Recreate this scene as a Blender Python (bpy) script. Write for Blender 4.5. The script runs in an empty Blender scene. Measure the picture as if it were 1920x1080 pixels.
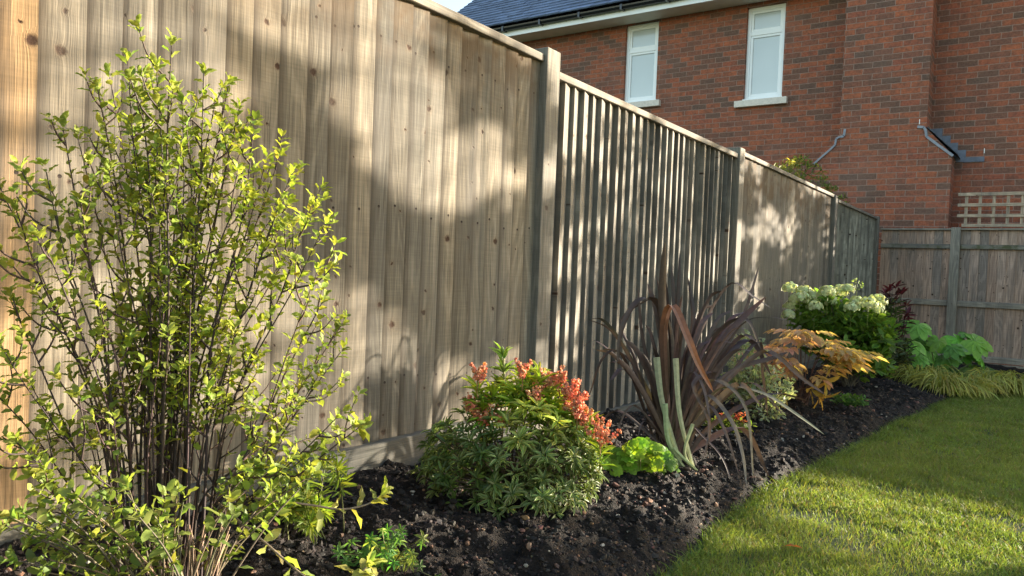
import bpy, math, random
import numpy as np
from mathutils import Vector, Matrix
random.seed(7); RNG = np.random.default_rng(11)
sc = bpy.context.scene
COL = sc.collection

# ------------------------------------------------------------------ camera
FPX = 1404.8; YAW, PIT, ROL = math.radians(-34.893), math.radians(-1.488), math.radians(2.29)
EYE = np.array([0.0, 0.0, 1.0])
fw = np.array([math.sin(YAW)*math.cos(PIT), math.cos(YAW)*math.cos(PIT), math.sin(PIT)])
r0 = np.array([math.cos(YAW), -math.sin(YAW), 0.0]); u0 = np.cross(r0, fw)
RI = r0*math.cos(ROL)+u0*math.sin(ROL); UP = -r0*math.sin(ROL)+u0*math.cos(ROL)
cam_d = bpy.data.cameras.new('camera'); cam = bpy.data.objects.new('camera', cam_d); COL.objects.link(cam)
cam_d.sensor_width = 36; cam_d.lens = FPX/1920*36; cam_d.clip_start = .05; cam_d.clip_end = 400
M = Matrix(((RI[0], UP[0], -fw[0], 0), (RI[1], UP[1], -fw[1], 0), (RI[2], UP[2], -fw[2], 1.0), (0, 0, 0, 1)))
cam.matrix_world = M
sc.camera = cam

# ------------------------------------------------------------------ world, sun, exposure
SUN_AZ, SUN_EL = math.radians(35), math.radians(9.6)      # azimuth from +Y towards +X
SD = np.array([math.sin(SUN_AZ)*math.cos(SUN_EL), math.cos(SUN_AZ)*math.cos(SUN_EL), math.sin(SUN_EL)])
w = bpy.data.worlds.new('World'); sc.world = w; w.use_nodes = True
nt = w.node_tree; nt.nodes.clear()
sky = nt.nodes.new('ShaderNodeTexSky'); sky.sky_type = 'NISHITA'; sky.sun_disc = False
sky.sun_elevation = SUN_EL; sky.sun_rotation = SUN_AZ; sky.air_density = 1.0; sky.dust_density = 1.3; sky.ozone_density = .4
bg = nt.nodes.new('ShaderNodeBackground'); bg.inputs[1].default_value = 0.12
wo = nt.nodes.new('ShaderNodeOutputWorld'); nt.links.new(sky.outputs[0], bg.inputs[0]); nt.links.new(bg.outputs[0], wo.inputs[0])
sd = bpy.data.lights.new('sun', 'SUN'); sd.energy = 5.0; sd.angle = math.radians(.55); sd.color = (1.0, .88, .70)
sun = bpy.data.objects.new('sun', sd); COL.objects.link(sun)
sun.rotation_euler = Vector(SD).to_track_quat('Z', 'Y').to_euler(); sun.location = (6, 4, 6)
sc.view_settings.view_transform = 'Standard'; sc.view_settings.look = 'None'
sc.view_settings.gamma = 1; sc.view_settings.exposure = 2.28
sc.render.engine = 'CYCLES'

# ------------------------------------------------------------------ numeric helpers
def ray(px, py): return fw + RI*(px-960)/FPX - UP*(py-540)/FPX
def atD(px, py, D): return EYE + ray(px, py)*D
def onX(px, py, x): d = ray(px, py); return EYE + d*(x/d[0])
def hsh(ix, iy, s):
    n = (ix*374761393 + iy*668265263 + s*1274126177) & 0x7fffffff
    n = ((n ^ (n >> 13))*1274126177) & 0x7fffffff
    return ((n ^ (n >> 16)) & 0xffff)/65535.0
def vnoise(x, y, s=0):
    x = np.asarray(x, float); y = np.asarray(y, float)
    ix = np.floor(x).astype(np.int64); iy = np.floor(y).astype(np.int64); fx = x-ix; fy = y-iy
    fx = fx*fx*(3-2*fx); fy = fy*fy*(3-2*fy)
    a = hsh(ix, iy, s); b = hsh(ix+1, iy, s); c = hsh(ix, iy+1, s); d = hsh(ix+1, iy+1, s)
    return (a*(1-fx)+b*fx)*(1-fy)+(c*(1-fx)+d*fx)*fy
def fbm(x, y, o=4, s=0):
    t = 0; a = .5
    for k in range(o): t = t+a*vnoise(x*2**k, y*2**k, s+k*17); a *= .5
    return t
def nrm(v): return v/np.maximum(np.linalg.norm(v, axis=-1, keepdims=True), 1e-9)
FX = -1.65; BY = 10.25                                   # front face of the side fence, of the back fence
def lawn_z(y): return .28-.022*np.clip(y, -3, 10.6)
def edge_x(y): return np.interp(y, [0, 1.0, 2.0, 2.7, 3.2, 4.0, 5.0, 6.0, 6.8, 7.3, 7.6], EX)
EX = [-.60, -.66, -.72, -.76, -.71, -.67, -.60, -.52, -.42, -.2, .15]
def bed_z(x, y):
    f = .42-.035*np.clip(y, -3, 10.6); l = lawn_z(y)
    t = np.clip((np.asarray(x)-FX)/(np.maximum(edge_x(y), -1.0)-FX), 0, 1)
    return f*(1-t)+(l+.01)*t + .035*np.sin(math.pi*t)
def at_ground(px, py):
    d = ray(px, py); D = 1.0
    for _ in range(60):
        p = EYE+d*D; g = bed_z(p[0], p[1]); D += (g-p[2])/d[2]*.6
    return EYE+d*D, D

# ------------------------------------------------------------------ object helpers
def tag(o, label=None, cat=None, group=None, kind=None):
    if label: o['label'] = label
    if cat: o['category'] = cat
    if group: o['group'] = group
    if kind: o['kind'] = kind
    return o
def empty(name, loc, label=None, cat=None, group=None):
    o = bpy.data.objects.new(name, None); COL.objects.link(o); o.location = tuple(float(c) for c in loc); o.empty_display_size = .1
    return tag(o, label, cat, group)
class MB:
    """collects geometry and links it as one mesh object"""
    def __init__(s): s.V = []; s.F = []; s.C = []; s.A = []; s.n = 0
    def add(s, V, F, C=(1, 1, 1), A=None):
        V = np.asarray(V, float).reshape(-1, 3); k = len(V)
        s.V.append(V); C = np.asarray(C, float)
        s.C.append(np.broadcast_to(C, (k, 3)) if C.ndim == 1 else C.reshape(-1, 3))
        s.A.append(np.zeros((k, 3)) if A is None else np.asarray(A, float).reshape(-1, 3))
        for f in F if isinstance(F, list) and len(F) and isinstance(F[0], np.ndarray) else [np.asarray(F)]:
            s.F.append(f.astype(np.int64)+s.n)
        s.n += k
    def box(s, x0, x1, y0, y1, z0, z1, C=(1, 1, 1), A=None):
        V = [(x, y, z) for z in (z0, z1) for y in (y0, y1) for x in (x0, x1)]
        s.add(V, np.array([(0, 2, 3, 1), (4, 5, 7, 6), (0, 1, 5, 4), (2, 6, 7, 3), (0, 4, 6, 2), (1, 3, 7, 5)]), C, A)
    def build(s, name, mat, parent=None, smooth=False, bevel=0):
        V = np.concatenate(s.V); C = np.concatenate(s.C); A = np.concatenate(s.A)
        off = np.zeros(3)
        pp = parent
        while pp is not None: off = off+np.array(pp.location); pp = pp.parent
        me = bpy.data.meshes.new(name)
        me.vertices.add(len(V)); me.vertices.foreach_set('co', (V-off).astype(np.float32).ravel())
        li = np.concatenate([f.ravel() for f in s.F]); tot = np.concatenate([np.full(len(f), f.shape[1]) for f in s.F])
        st = np.concatenate([[0], np.cumsum(tot)[:-1]])
        me.loops.add(len(li)); me.loops.foreach_set('vertex_index', li.astype(np.int32))
        me.polygons.add(len(tot)); me.polygons.foreach_set('loop_start', st.astype(np.int32)); me.polygons.foreach_set('loop_total', tot.astype(np.int32))
        me.polygons.foreach_set('use_smooth', np.full(len(tot), bool(smooth)))
        me.update(calc_edges=True); me.validate()
        ca = me.attributes.new('Col', 'FLOAT_COLOR', 'POINT'); ca.data.foreach_set('color', np.concatenate([C, np.ones((len(C), 1))], 1).astype(np.float32).ravel())
        va = me.attributes.new('buv', 'FLOAT_VECTOR', 'POINT'); va.data.foreach_set('vector', A.astype(np.float32).ravel())
        me.materials.append(mat)
        o = bpy.data.objects.new(name, me); COL.objects.link(o)
        if parent is not None: o.parent = parent
        if bevel:
            b = o.modifiers.new('bevel', 'BEVEL'); b.width = bevel; b.segments = 2; b.limit_method = 'ANGLE'
        return o
def crv(P, n=12):
    """Catmull-Rom through the points"""
    P = np.asarray(P, float); Q = np.vstack([2*P[0]-P[1], P, 2*P[-1]-P[-2]]); out = []
    m = len(P)-1; per = max(2, int(math.ceil(n/m)))
    for i in range(m):
        a, b, c, d = Q[i:i+4]
        for t in np.linspace(0, 1, per, endpoint=False):
            out.append(.5*((2*b)+(-a+c)*t+(2*a-5*b+4*c-d)*t*t+(-a+3*b-3*c+d)*t**3))
    out.append(P[-1]); return np.array(out)
def frames(P):
    T = nrm(np.gradient(P, axis=0)); ref = np.array([.3, .2, 1.0]); 
    N = nrm(np.cross(T, np.where(np.abs(T@nrm(ref))[:, None] > .95, np.array([1., 0, 0]), ref))); B = np.cross(T, N)
    return T, N, B
def tube(mb, P, r, k=5, C=(1, 1, 1)):
    P = np.asarray(P, float); n = len(P); r = np.broadcast_to(np.asarray(r, float), (n,)) if np.ndim(r) == 0 or len(np.atleast_1d(r)) == n else np.interp(np.linspace(0, 1, n), np.linspace(0, 1, len(r)), r)
    T, N, B = frames(P); a = np.linspace(0, 2*math.pi, k, endpoint=False)
    V = P[:, None]+r[:, None, None]*(N[:, None]*np.cos(a)[None, :, None]+B[:, None]*np.sin(a)[None, :, None])
    i = np.arange(n-1)[:, None]*k; j = np.arange(k)[None]; j2 = (j+1) % k
    F = np.stack([i+j, i+j2, i+k+j2, i+k+j], -1).reshape(-1, 4)
    mb.add(V.reshape(-1, 3), F, C)
# leaf templates: (along, across, up), per vertex edge weight (0 midrib, 1 margin)
def tpl(prof, fold=.12, curl=-.18, wave=0.0):
    V = [(0, 0, 0)]; E = [0]; F = []; n = len(prof)
    for i, (t, w_) in enumerate(prof):
        h = curl*t*t; wv = wave*(1 if i % 2 else -1)
        V += [(t, -w_, h+fold*w_+wv), (t, 0, h), (t, w_, h+fold*w_-wv)]; E += [1, 0, 1]
    V.append((1, 0, curl)); E.append(.8); tip = len(V)-1
    F += [(0, 2, 1), (0, 3, 2)]
    for i in range(n-1):
        a = 1+3*i; b = a+3
        F += [(a, a+1, b+1), (a, b+1, b), (a+1, a+2, b+2), (a+1, b+2, b+1)]
    a = 1+3*(n-1); F += [(a, a+1, tip), (a+1, a+2, tip)]
    return np.array(V, float), np.array(F), np.array(E, float)
T_OVAL = tpl([(.25, .32), (.6, .46), (.85, .3)])
T_WAVY = tpl([(.18, .26), (.4, .44), (.62, .42), (.84, .3)], .2, -.22, .045)
T_LANCE = tpl([(.3, .42), (.7, .36)], .25, -.2)
T_NARROW = tpl([(.35, .5), (.75, .38)], .1, -.1)
T_ROUND = tpl([(.12, .38), (.45, .55), (.8, .4)], .1, -.12, .03)
def leaves(mb, P, D, N, L, W, C, T=T_OVAL, CE=None):
    """P positions, D directions, N normals (k,3), L W (k,), C (k,3) colour of the blade, CE of its margin"""
    P = np.asarray(P, float); k = len(P)
    if k == 0: return
    D = nrm(np.asarray(D, float)); N = np.asarray(N, float); N = nrm(N-D*np.sum(N*D, 1, keepdims=True)); S = np.cross(D, N)
    V, F, E = T; L = np.broadcast_to(L, (k,))[:, None, None]; W = np.broadcast_to(W, (k,))[:, None, None]
    X = P[:, None]+D[:, None]*V[None, :, :1]*L+S[:, None]*V[None, :, 1:2]*W+N[:, None]*V[None, :, 2:3]*L
    C = np.broadcast_to(np.asarray(C, float), (k, 3)); CE = C if CE is None else np.broadcast_to(np.asarray(CE, float), (k, 3))
    CC = C[:, None]*(1-E[None, :, None])+CE[:, None]*E[None, :, None]
    FF = (F[None]+(np.arange(k)*len(V))[:, None, None]).reshape(-1, 3)
    mb.add(X.reshape(-1, 3), FF, CC.reshape(-1, 3))
def jit(k, base, dv=.18, dh=.08):
    b = np.broadcast_to(np.asarray(base, float), (k, 3)); v = np.exp(RNG.normal(0, dv, (k, 1))); h = 1+RNG.normal(0, dh, (k, 3))
    return np.clip(b*v*h, 0.002, .95)
def rdir(k): return nrm(RNG.normal(size=(k, 3)))
def whorl(mb, c, axis, k, L, W, C, T, open_=60, CE=None, spread=.01):
    axis = nrm(np.asarray(axis, float)); a = nrm(np.cross(axis, [.31, .2, .9] if abs(axis[2]) < .9 else [1, 0, 0])); b = np.cross(axis, a)
    ph = np.arange(k)*2.4+RNG.uniform(0, 6.28); op = np.radians(open_+RNG.normal(0, 14, k))
    d = axis*np.cos(op)[:, None]+(a*np.cos(ph)[:, None]+b*np.sin(ph)[:, None])*np.sin(op)[:, None]
    P = c+axis*RNG.uniform(-spread, spread, (k, 1))+d*.003
    n = axis[None]+.35*rdir(k)
    LL = L*RNG.uniform(.7, 1.15, k); leaves(mb, P, d, n, LL, LL*W/L, C, T, CE)
def blade(mb, P, wid, C0, C1=None, fold=.25, n=14, side=None):
    """a long strap leaf along the points"""
    P = crv(P, n); m = len(P); T = nrm(np.gradient(P, axis=0)); t = np.linspace(0, 1, m)
    if side is None: side = nrm(np.cross(T[m//3], rdir(1)[0]))
    S = nrm(side[None]-T*np.sum(side*T, 1, keepdims=True)); Nn = np.cross(T, S)
    w_ = wid*.5*np.clip(np.minimum(.55+1.6*t, 1.0)*np.sqrt(np.clip(1-t**3.2, 0, 1)), .02, 1)
    V = np.stack([P-S*w_[:, None]+Nn*(w_*fold)[:, None], P, P+S*w_[:, None]+Nn*(w_*fold)[:, None]], 1).reshape(-1, 3)
    i = np.arange(m-1)*3; F = np.concatenate([np.stack([i, i+1, i+4, i+3], 1), np.stack([i+1, i+2, i+5, i+4], 1)])
    C0 = np.asarray(C0, float); C1 = C0 if C1 is None else np.asarray(C1, float)
    C = C0[None]*(1-t[:, None])+C1[None]*t[:, None]
    mb.add(V, F, np.repeat(C, 3, 0))
def grass_blades(mb, X, Y, Z, H, W, C, lean=.5):
    k = len(X); a = RNG.uniform(0, 6.283, k); s = np.stack([np.cos(a), np.sin(a), np.zeros(k)], 1)*W[:, None]*.5
    b = RNG.uniform(0, 6.283, k); l = np.stack([np.cos(b), np.sin(b), np.zeros(k)], 1)*(H*lean*RNG.uniform(.2, 1.3, k))[:, None]
    P = np.stack([X, Y, Z], 1); up = np.array([0, 0, 1.])
    m = P+up*(H*.6)[:, None]+l*.35; tp = P+up*(H*RNG.uniform(.75, 1, k))[:, None]+l
    V = np.stack([P-s, P+s, m+s*.8, m-s*.8, tp], 1).reshape(-1, 3); i = np.arange(k)*5
    mb.add(V, [np.stack([i, i+1, i+2, i+3], 1), np.stack([i+3, i+2, i+4], 1)], np.repeat(C, 5, 0))

# ------------------------------------------------------------------ materials
def mat(name):
    m = bpy.data.materials.new(name); m.use_nodes = True; t = m.node_tree; t.nodes.clear()
    o = t.nodes.new('ShaderNodeOutputMaterial'); b = t.nodes.new('ShaderNodeBsdfPrincipled'); t.links.new(b.outputs[0], o.inputs[0])
    return m, t, b, o
class NT:
    def __init__(s, t): s.t = t
    def n(s, ty, **k):
        x = s.t.nodes.new(ty)
        for a, v in k.items(): setattr(x, a, v)
        return x
    def l(s, a, b): s.t.links.new(a, b)
    def m(s, op, a, b=None, c=None, clamp=False):
        x = s.n('ShaderNodeMath', operation=op, use_clamp=clamp)
        for i, v in enumerate((a, b, c)):
            if v is None: continue
            if isinstance(v, (int, float)): x.inputs[i].default_value = v
            else: s.l(v, x.inputs[i])
        return x.outputs[0]
    def vm(s, op, a, b=None):
        x = s.n('ShaderNodeVectorMath', operation=op)
        for i, v in enumerate((a, b)):
            if v is None: continue
            if isinstance(v, tuple): x.inputs[i].default_value = v
            else: s.l(v, x.inputs[i])
        return x.outputs[0]
    def mix(s, f, a, b, mode='MIX'):
        x = s.n('ShaderNodeMix', data_type='RGBA', blend_type=mode)
        for i, v in ((0, f), (6, a), (7, b)):
            if isinstance(v, (int, float)): x.inputs[i].default_value = v
            elif isinstance(v, tuple): x.inputs[i].default_value = (*v, 1)
            else: s.l(v, x.inputs[i])
        return x.outputs[2]
    def noise(s, vec, sc_, det=3, rough=.55, dist=0):
        x = s.n('ShaderNodeTexNoise'); x.inputs['Scale'].default_value = sc_; x.inputs['Detail'].default_value = det
        x.inputs['Roughness'].default_value = rough; x.inputs['Distortion'].default_value = dist
        if vec is not None: s.l(vec, x.inputs['Vector'])
        return x.outputs[0]
    def ramp(s, f, *st):
        x = s.n('ShaderNodeValToRGB'); r = x.color_ramp
        while len(r.elements) < len(st): r.elements.new(.5)
        for e, (p, c) in zip(r.elements, st): e.position = p; e.color = (*c, 1) if isinstance(c, tuple) else (c, c, c, 1)
        s.l(f, x.inputs[0]); return x.outputs[0]
    def attr(s, nme): return s.n('ShaderNodeAttribute', attribute_name=nme)
    def bump(s, h, st, dist, b):
        x = s.n('ShaderNodeBump'); x.inputs['Strength'].default_value = st; x.inputs['Distance'].default_value = dist
        s.l(h, x.inputs['Height']); s.l(x.outputs[0], b.inputs['Normal'])
    def pos(s): return s.n('ShaderNodeNewGeometry').outputs['Position']

def plank_mat(name, grey=(.185, .17, .143), warm=(.30, .25, .182), nails=True, moss=False, knots=.42, joint=None, dark=1.0):
    m, t, b, o = mat(name); q = NT(t)
    A = q.attr('buv'); C = q.attr('Col')
    sp = q.n('ShaderNodeSeparateXYZ'); q.l(A.outputs['Vector'], sp.inputs[0]); u, v, seed = sp.outputs
    cb = q.n('ShaderNodeCombineXYZ'); q.l(u, cb.inputs[0]); q.l(v, cb.inputs[1]); q.l(q.m('MULTIPLY', seed, 13.7), cb.inputs[2])
    # knots
    kv = q.n('ShaderNodeCombineXYZ'); kn = q.m('MULTIPLY', q.m('SUBTRACT', q.noise(cb.outputs[0], 90, 2), .5), .012)
    q.l(q.m('ADD', q.m('ADD', u, kn), q.m('MULTIPLY', seed, 5.37)), kv.inputs[0]); q.l(q.m('SUBTRACT', q.m('MULTIPLY_ADD', seed, 3.91, v), kn), kv.inputs[1])
    vo = q.n('ShaderNodeTexVoronoi', voronoi_dimensions='2D'); vo.inputs['Scale'].default_value = 9.0; vo.inputs['Randomness'].default_value = .9; q.l(kv.outputs[0], vo.inputs['Vector'])
    sel = q.n('ShaderNodeSeparateColor'); q.l(vo.outputs['Color'], sel.inputs[0])
    on = q.m('GREATER_THAN', sel.outputs[0], knots)
    kr = q.m('MULTIPLY_ADD', q.m('POWER', sel.outputs[1], 2.5), .085, .028)
    kd = q.m('DIVIDE', vo.outputs['Distance'], kr)
    core = q.m('MULTIPLY', q.m('SUBTRACT', 1.25, kd, clamp=True), on)
    halo = q.m('MULTIPLY', q.m('POWER', 2.718, q.m('MULTIPLY', kd, -1.0)), on)
    # grain coordinates bend round the knots
    gx = q.m('ADD', u, q.m('MULTIPLY', halo, .012))
    g = q.n('ShaderNodeCombineXYZ'); q.l(q.m('MULTIPLY', gx, 110), g.inputs[0]); q.l(q.m('MULTIPLY', v, 2.2), g.inputs[1]); q.l(q.m('MULTIPLY', seed, 13.7), g.inputs[2])
    g1 = q.noise(g.outputs[0], 1.0, 4, .6, .8)
    g2v = q.n('ShaderNodeCombineXYZ'); q.l(q.m('MULTIPLY', gx, 420), g2v.inputs[0]); q.l(q.m('MULTIPLY', v, 5), g2v.inputs[1]); q.l(seed, g2v.inputs[2])
    g2 = q.noise(g2v.outputs[0], 1.0, 3, .6)
    big = q.noise(q.pos(), 2.3, 4, .6)
    lo = q.n('ShaderNodeCombineXYZ'); q.l(q.m('MULTIPLY', gx, 9), lo.inputs[0]); q.l(q.m('MULTIPLY', v, 1.1), lo.inputs[1]); q.l(q.m('MULTIPLY', seed, 5.1), lo.inputs[2])
    rings = q.m('SINE', q.m('MULTIPLY', q.noise(lo.outputs[0], 1.0, 1, .4), 75))
    sw = q.n('ShaderNodeCombineXYZ'); q.l(q.m('MULTIPLY', u, 8), sw.inputs[0]); q.l(q.m('MULTIPLY', v, 260), sw.inputs[1]); q.l(seed, sw.inputs[2])
    saw = q.noise(sw.outputs[0], 1.0, 2, .5)
    cs = q.n('ShaderNodeSeparateColor'); q.l(C.outputs['Color'], cs.inputs[0])    # r tone, g warmth, b orange
    base = q.mix(q.m('ADD', cs.outputs[1], q.m('MULTIPLY', q.m('SUBTRACT', big, .5), 1.1), clamp=True), grey, warm)
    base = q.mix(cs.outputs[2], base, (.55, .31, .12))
    base = q.mix(1.0, base, q.ramp(g1, (.28, .62), (.5, .97), (.72, 1.2)), 'MULTIPLY')
    base = q.mix(1.0, base, q.ramp(g2, (.32, .66), (.62, 1.15)), 'MULTIPLY')
    base = q.mix(1.0, base, q.ramp(rings, (0.0, .84), (.7, 1.06)), 'MULTIPLY')
    base = q.mix(1.0, base, q.ramp(saw, (.3, .90), (.7, 1.06)), 'MULTIPLY')
    tone = q.m('MULTIPLY', cs.outputs[0], dark)
    base = q.mix(1.0, base, q.vm('MULTIPLY', (1, 1, 1), None) if False else q.ramp(tone, (0, 0.0), (1, 1.0)), 'MULTIPLY')
    base = q.mix(q.m('MULTIPLY', halo, .5, clamp=True), base, (.16, .09, .045))
    base = q.mix(q.m('MULTIPLY', core, 1.6, clamp=True), base, (.05, .026, .016))
    # grey weather stains, running downwards
    sv = q.n('ShaderNodeMapping'); sv.inputs['Scale'].default_value = (6, 6, .9); q.l(q.pos(), sv.inputs[0])
    st = q.noise(sv.outputs[0], 1.2, 5, .65)
    base = q.mix(q.ramp(st, (.46, 0.0), (.70, .75)), base, (.12, .11, .098))
    if nails:
        for vk, uk in ((.17, .3), (.70, .55), (1.22, .42)):
            du = q.m('SUBTRACT', u, q.m('MULTIPLY_ADD', q.m('FRACT', q.m('MULTIPLY', seed, 7.3+vk)), .02, uk*.08))
            dv = q.m('SUBTRACT', v, q.m('MULTIPLY_ADD', q.m('FRACT', q.m('MULTIPLY', seed, 3.1+vk)), .035, vk))
            r = q.m('SQRT', q.m('ADD', q.m('MULTIPLY', du, du), q.m('MULTIPLY', dv, dv)))
            base = q.mix(q.m('LESS_THAN', r, .0042), base, (.02, .014, .012))
            stain = q.m('MULTIPLY', q.m('LESS_THAN', q.m('ABSOLUTE', du), .0035), q.m('MULTIPLY', q.m('LESS_THAN', dv, 0.0), q.m('SUBTRACT', 1.0, q.m('MULTIPLY', q.m('ABSOLUTE', dv), 14), clamp=True)))
            base = q.mix(q.m('MULTIPLY', stain, .45), base, (.06, .045, .04))
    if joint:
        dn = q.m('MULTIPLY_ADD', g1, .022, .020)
        base = q.mix(q.m('MULTIPLY', q.m('SUBTRACT', 1.0, q.m('DIVIDE', q.m('SUBTRACT', u, joint), dn), clamp=True), .88), base, (.045, .037, .03))  # dirt plus occlusion shade painted into the colour beside each board joint
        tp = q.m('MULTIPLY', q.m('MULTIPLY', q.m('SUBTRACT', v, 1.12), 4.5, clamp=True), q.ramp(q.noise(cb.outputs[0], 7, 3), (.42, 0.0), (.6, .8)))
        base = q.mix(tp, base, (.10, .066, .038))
    if moss:
        mo = q.noise(q.pos(), 9, 4, .7); base = q.mix(q.ramp(mo, (.46, 0.0), (.62, .8)), base, (.075, .08, .025))
    q.l(base, b.inputs['Base Color']); b.inputs['Roughness'].default_value = .85; b.inputs['Specular IOR Level'].default_value = .25
    h = q.m('ADD', q.m('MULTIPLY', g2, .6), q.m('ADD', q.m('MULTIPLY', g1, .8), q.m('MULTIPLY', core, -1.0)))
    q.bump(h, .7, .002, b)
    return m
def leaf_mat(name, rough=.45, transl=.35, spec=.4, vein=30):
    m, t, b, o = mat(name); q = NT(t); C = q.attr('Col').outputs['Color']
    nz = q.noise(q.pos(), vein, 3, .6); c = q.mix(1.0, C, q.ramp(nz, (.25, .72), (.75, 1.2)), 'MULTIPLY')
    q.l(c, b.inputs['Base Color']); b.inputs['Roughness'].default_value = rough; b.inputs['Specular IOR Level'].default_value = spec
    tr = q.n('ShaderNodeBsdfTranslucent'); q.l(q.mix(1.0, c, (1.25, 1.2, .6), 'MULTIPLY'), tr.inputs[0])
    mx = q.n('ShaderNodeMixShader'); mx.inputs[0].default_value = transl; q.l(b.outputs[0], mx.inputs[1]); q.l(tr.outputs[0], mx.inputs[2]); q.l(mx.outputs[0], o.inputs[0])
    return m
def plain_mat(name, col, rough=.6, spec=.4, var=.15, scale=12, bump=0, metal=0):
    m, t, b, o = mat(name); q = NT(t); nz = q.noise(q.pos(), scale, 4, .6)
    q.l(q.mix(1.0, col, q.ramp(nz, (.25, 1-var*1.5), (.75, 1+var)), 'MULTIPLY'), b.inputs['Base Color'])
    b.inputs['Roughness'].default_value = rough; b.inputs['Specular IOR Level'].default_value = spec; b.inputs['Metallic'].default_value = metal
    if bump: q.bump(nz, .6, bump, b)
    return m
def bark_mat(name, rough=.75):
    m, t, b, o = mat(name); q = NT(t); nz = q.noise(q.pos(), 90, 4, .6)
    q.l(q.mix(1.0, q.attr('Col').outputs['Color'], q.ramp(nz, (.25, .6), (.75, 1.3)), 'MULTIPLY'), b.inputs['Base Color'])
    b.inputs['Roughness'].default_value = rough; q.bump(nz, .5, .002, b); return m
def brick_mat():
    m, t, b, o = mat('brick'); q = NT(t)
    sp = q.n('ShaderNodeSeparateXYZ'); q.l(q.pos(), sp.inputs[0])
    cb = q.n('ShaderNodeCombineXYZ'); q.l(q.m('ADD', sp.outputs[0], sp.outputs[1]), cb.inputs[0]); q.l(sp.outputs[2], cb.inputs[1])
    wob = q.n('ShaderNodeTexNoise'); wob.inputs['Scale'].default_value = 14; q.l(q.pos(), wob.inputs['Vector'])
    vv = q.vm('ADD', cb.outputs[0], q.vm('MULTIPLY', q.vm('SUBTRACT', wob.outputs['Color'], (.5, .5, .5)), (.012, .010, 0)))
    br = q.n('ShaderNodeTexBrick'); br.offset = .5; q.l(vv, br.inputs['Vector'])
    for k, v in (('Scale', 1), ('Mortar Size', .0052), ('Mortar Smooth', .35), ('Brick Width', .225), ('Row Height', .075), ('Bias', 0)): br.inputs[k].default_value = v
    br.inputs['Color1'].default_value = (0, 0, 0, 1); br.inputs['Color2'].default_value = (1, 1, 1, 1); br.inputs['Mortar'].default_value = (.5, .5, .5, 1)
    bc = q.ramp(br.outputs['Color'], (0.0, (.14, .088, .068)), (.14, (.175, .092, .066)), (.34, (.23, .095, .064)), (.55, (.31, .105, .060)), (.8, (.38, .118, .060)), (1.0, (.30, .095, .058)))
    n1 = q.noise(q.pos(), 40, 4, .65); n2 = q.noise(q.pos(), 7, 3, .6)
    n4 = q.noise(q.pos(), 16, 2, .5); bc = q.mix(q.ramp(n4, (.42, 0.0), (.66, .55)), bc, (.15, .075, .052)); bc = q.mix(1.0, bc, q.ramp(n1, (.25, .55), (.75, 1.4)), 'MULTIPLY'); bc = q.mix(q.ramp(n2, (.52, 0.0), (.72, .45)), bc, (.085, .055, .046))
    n3 = q.noise(q.pos(), 1.1, 3, .6); bc = q.mix(q.ramp(n3, (.55, 0.0), (.8, .35)), bc, (.26, .17, .14))
    mc = q.mix(n1, (.25, .155, .12), (.38, .26, .21))
    q.l(q.mix(br.outputs['Fac'], bc, mc), b.inputs['Base Color']); b.inputs['Roughness'].default_value = .9; b.inputs['Specular IOR Level'].default_value = .2
    q.bump(q.m('ADD', q.m('MULTIPLY', br.outputs['Fac'], -1.0), q.m('MULTIPLY', n1, .45)), .9, .006, b)
    return m
def slate_mat():
    m, t, b, o = mat('slate'); q = NT(t); A = q.attr('buv').outputs['Vector']
    n1 = q.noise(A, 9, 3, .5); C = q.attr('Col').outputs['Color']
    q.l(q.mix(1.0, C, q.ramp(n1, (.3, .8), (.7, 1.2)), 'MULTIPLY'), b.inputs['Base Color']); b.inputs['Roughness'].default_value = .55
    return m
def soil_mat():
    m, t, b, o = mat('soil'); q = NT(t); p = q.pos()
    n1 = q.noise(p, 60, 5, .7); n2 = q.noise(p, 11, 4, .6); n3 = q.noise(p, 240, 3, .6)
    c = q.ramp(n1, (.3, (.004, .0032, .0028)), (.5, (.012, .0088, .0072)), (.68, (.036, .024, .018)), (.82, (.085, .055, .04)))
    c = q.mix(q.ramp(n2, (.45, 0.0), (.75, .35)), c, (.04, .02, .0125))
    q.l(c, b.inputs['Base Color']); b.inputs['Roughness'].default_value = .8; b.inputs['Specular IOR Level'].default_value = .3
    q.bump(q.m('ADD', n1, q.m('MULTIPLY', n3, .4)), 1.0, .02, b); return m
def lawn_mat():
    m, t, b, o = mat('lawn_soil'); q = NT(t); p = q.pos()
    n1 = q.noise(p, 3, 5, .7); n2 = q.noise(p, 70, 3, .7)
    c = q.ramp(n1, (.3, (.035, .055, .014)), (.55, (.06, .085, .02)), (.75, (.09, .085, .035)))
    c = q.mix(1.0, c, q.ramp(n2, (.3, .5), (.7, 1.2)), 'MULTIPLY')
    q.l(c, b.inputs['Base Color']); b.inputs['Roughness'].default_value = .95; q.bump(n2, 1, .01, b); return m
def glass_mat():
    m, t, b, o = mat('window_glass'); q = NT(t); n1 = q.noise(q.pos(), 1.5, 2, .5)
    q.l(q.mix(n1, (.46, .51, .52), (.60, .64, .65)), b.inputs['Base Color']); b.inputs['Roughness'].default_value = .12; b.inputs['Specular IOR Level'].default_value = .8
    return m
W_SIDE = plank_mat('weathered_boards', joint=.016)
W_RIB = plank_mat('weathered_grey_boards', (.22, .21, .185), (.29, .255, .205))
W_FAR = plank_mat('lightened_far_boards', (.46, .43, .36), (.52, .46, .36))  # ribbed boards again, colour lightened to offset shade in the far corner
W_BACK = plank_mat('reddish_boards', (.46, .36, .295), (.55, .36, .26), moss=False)
W_TRIM = plank_mat('weathered_trim', (.21, .195, .17), (.27, .235, .185), nails=False, knots=.9)
W_POST = plank_mat('weathered_post', (.20, .19, .165), (.27, .235, .185), nails=False, knots=.85)
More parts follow.
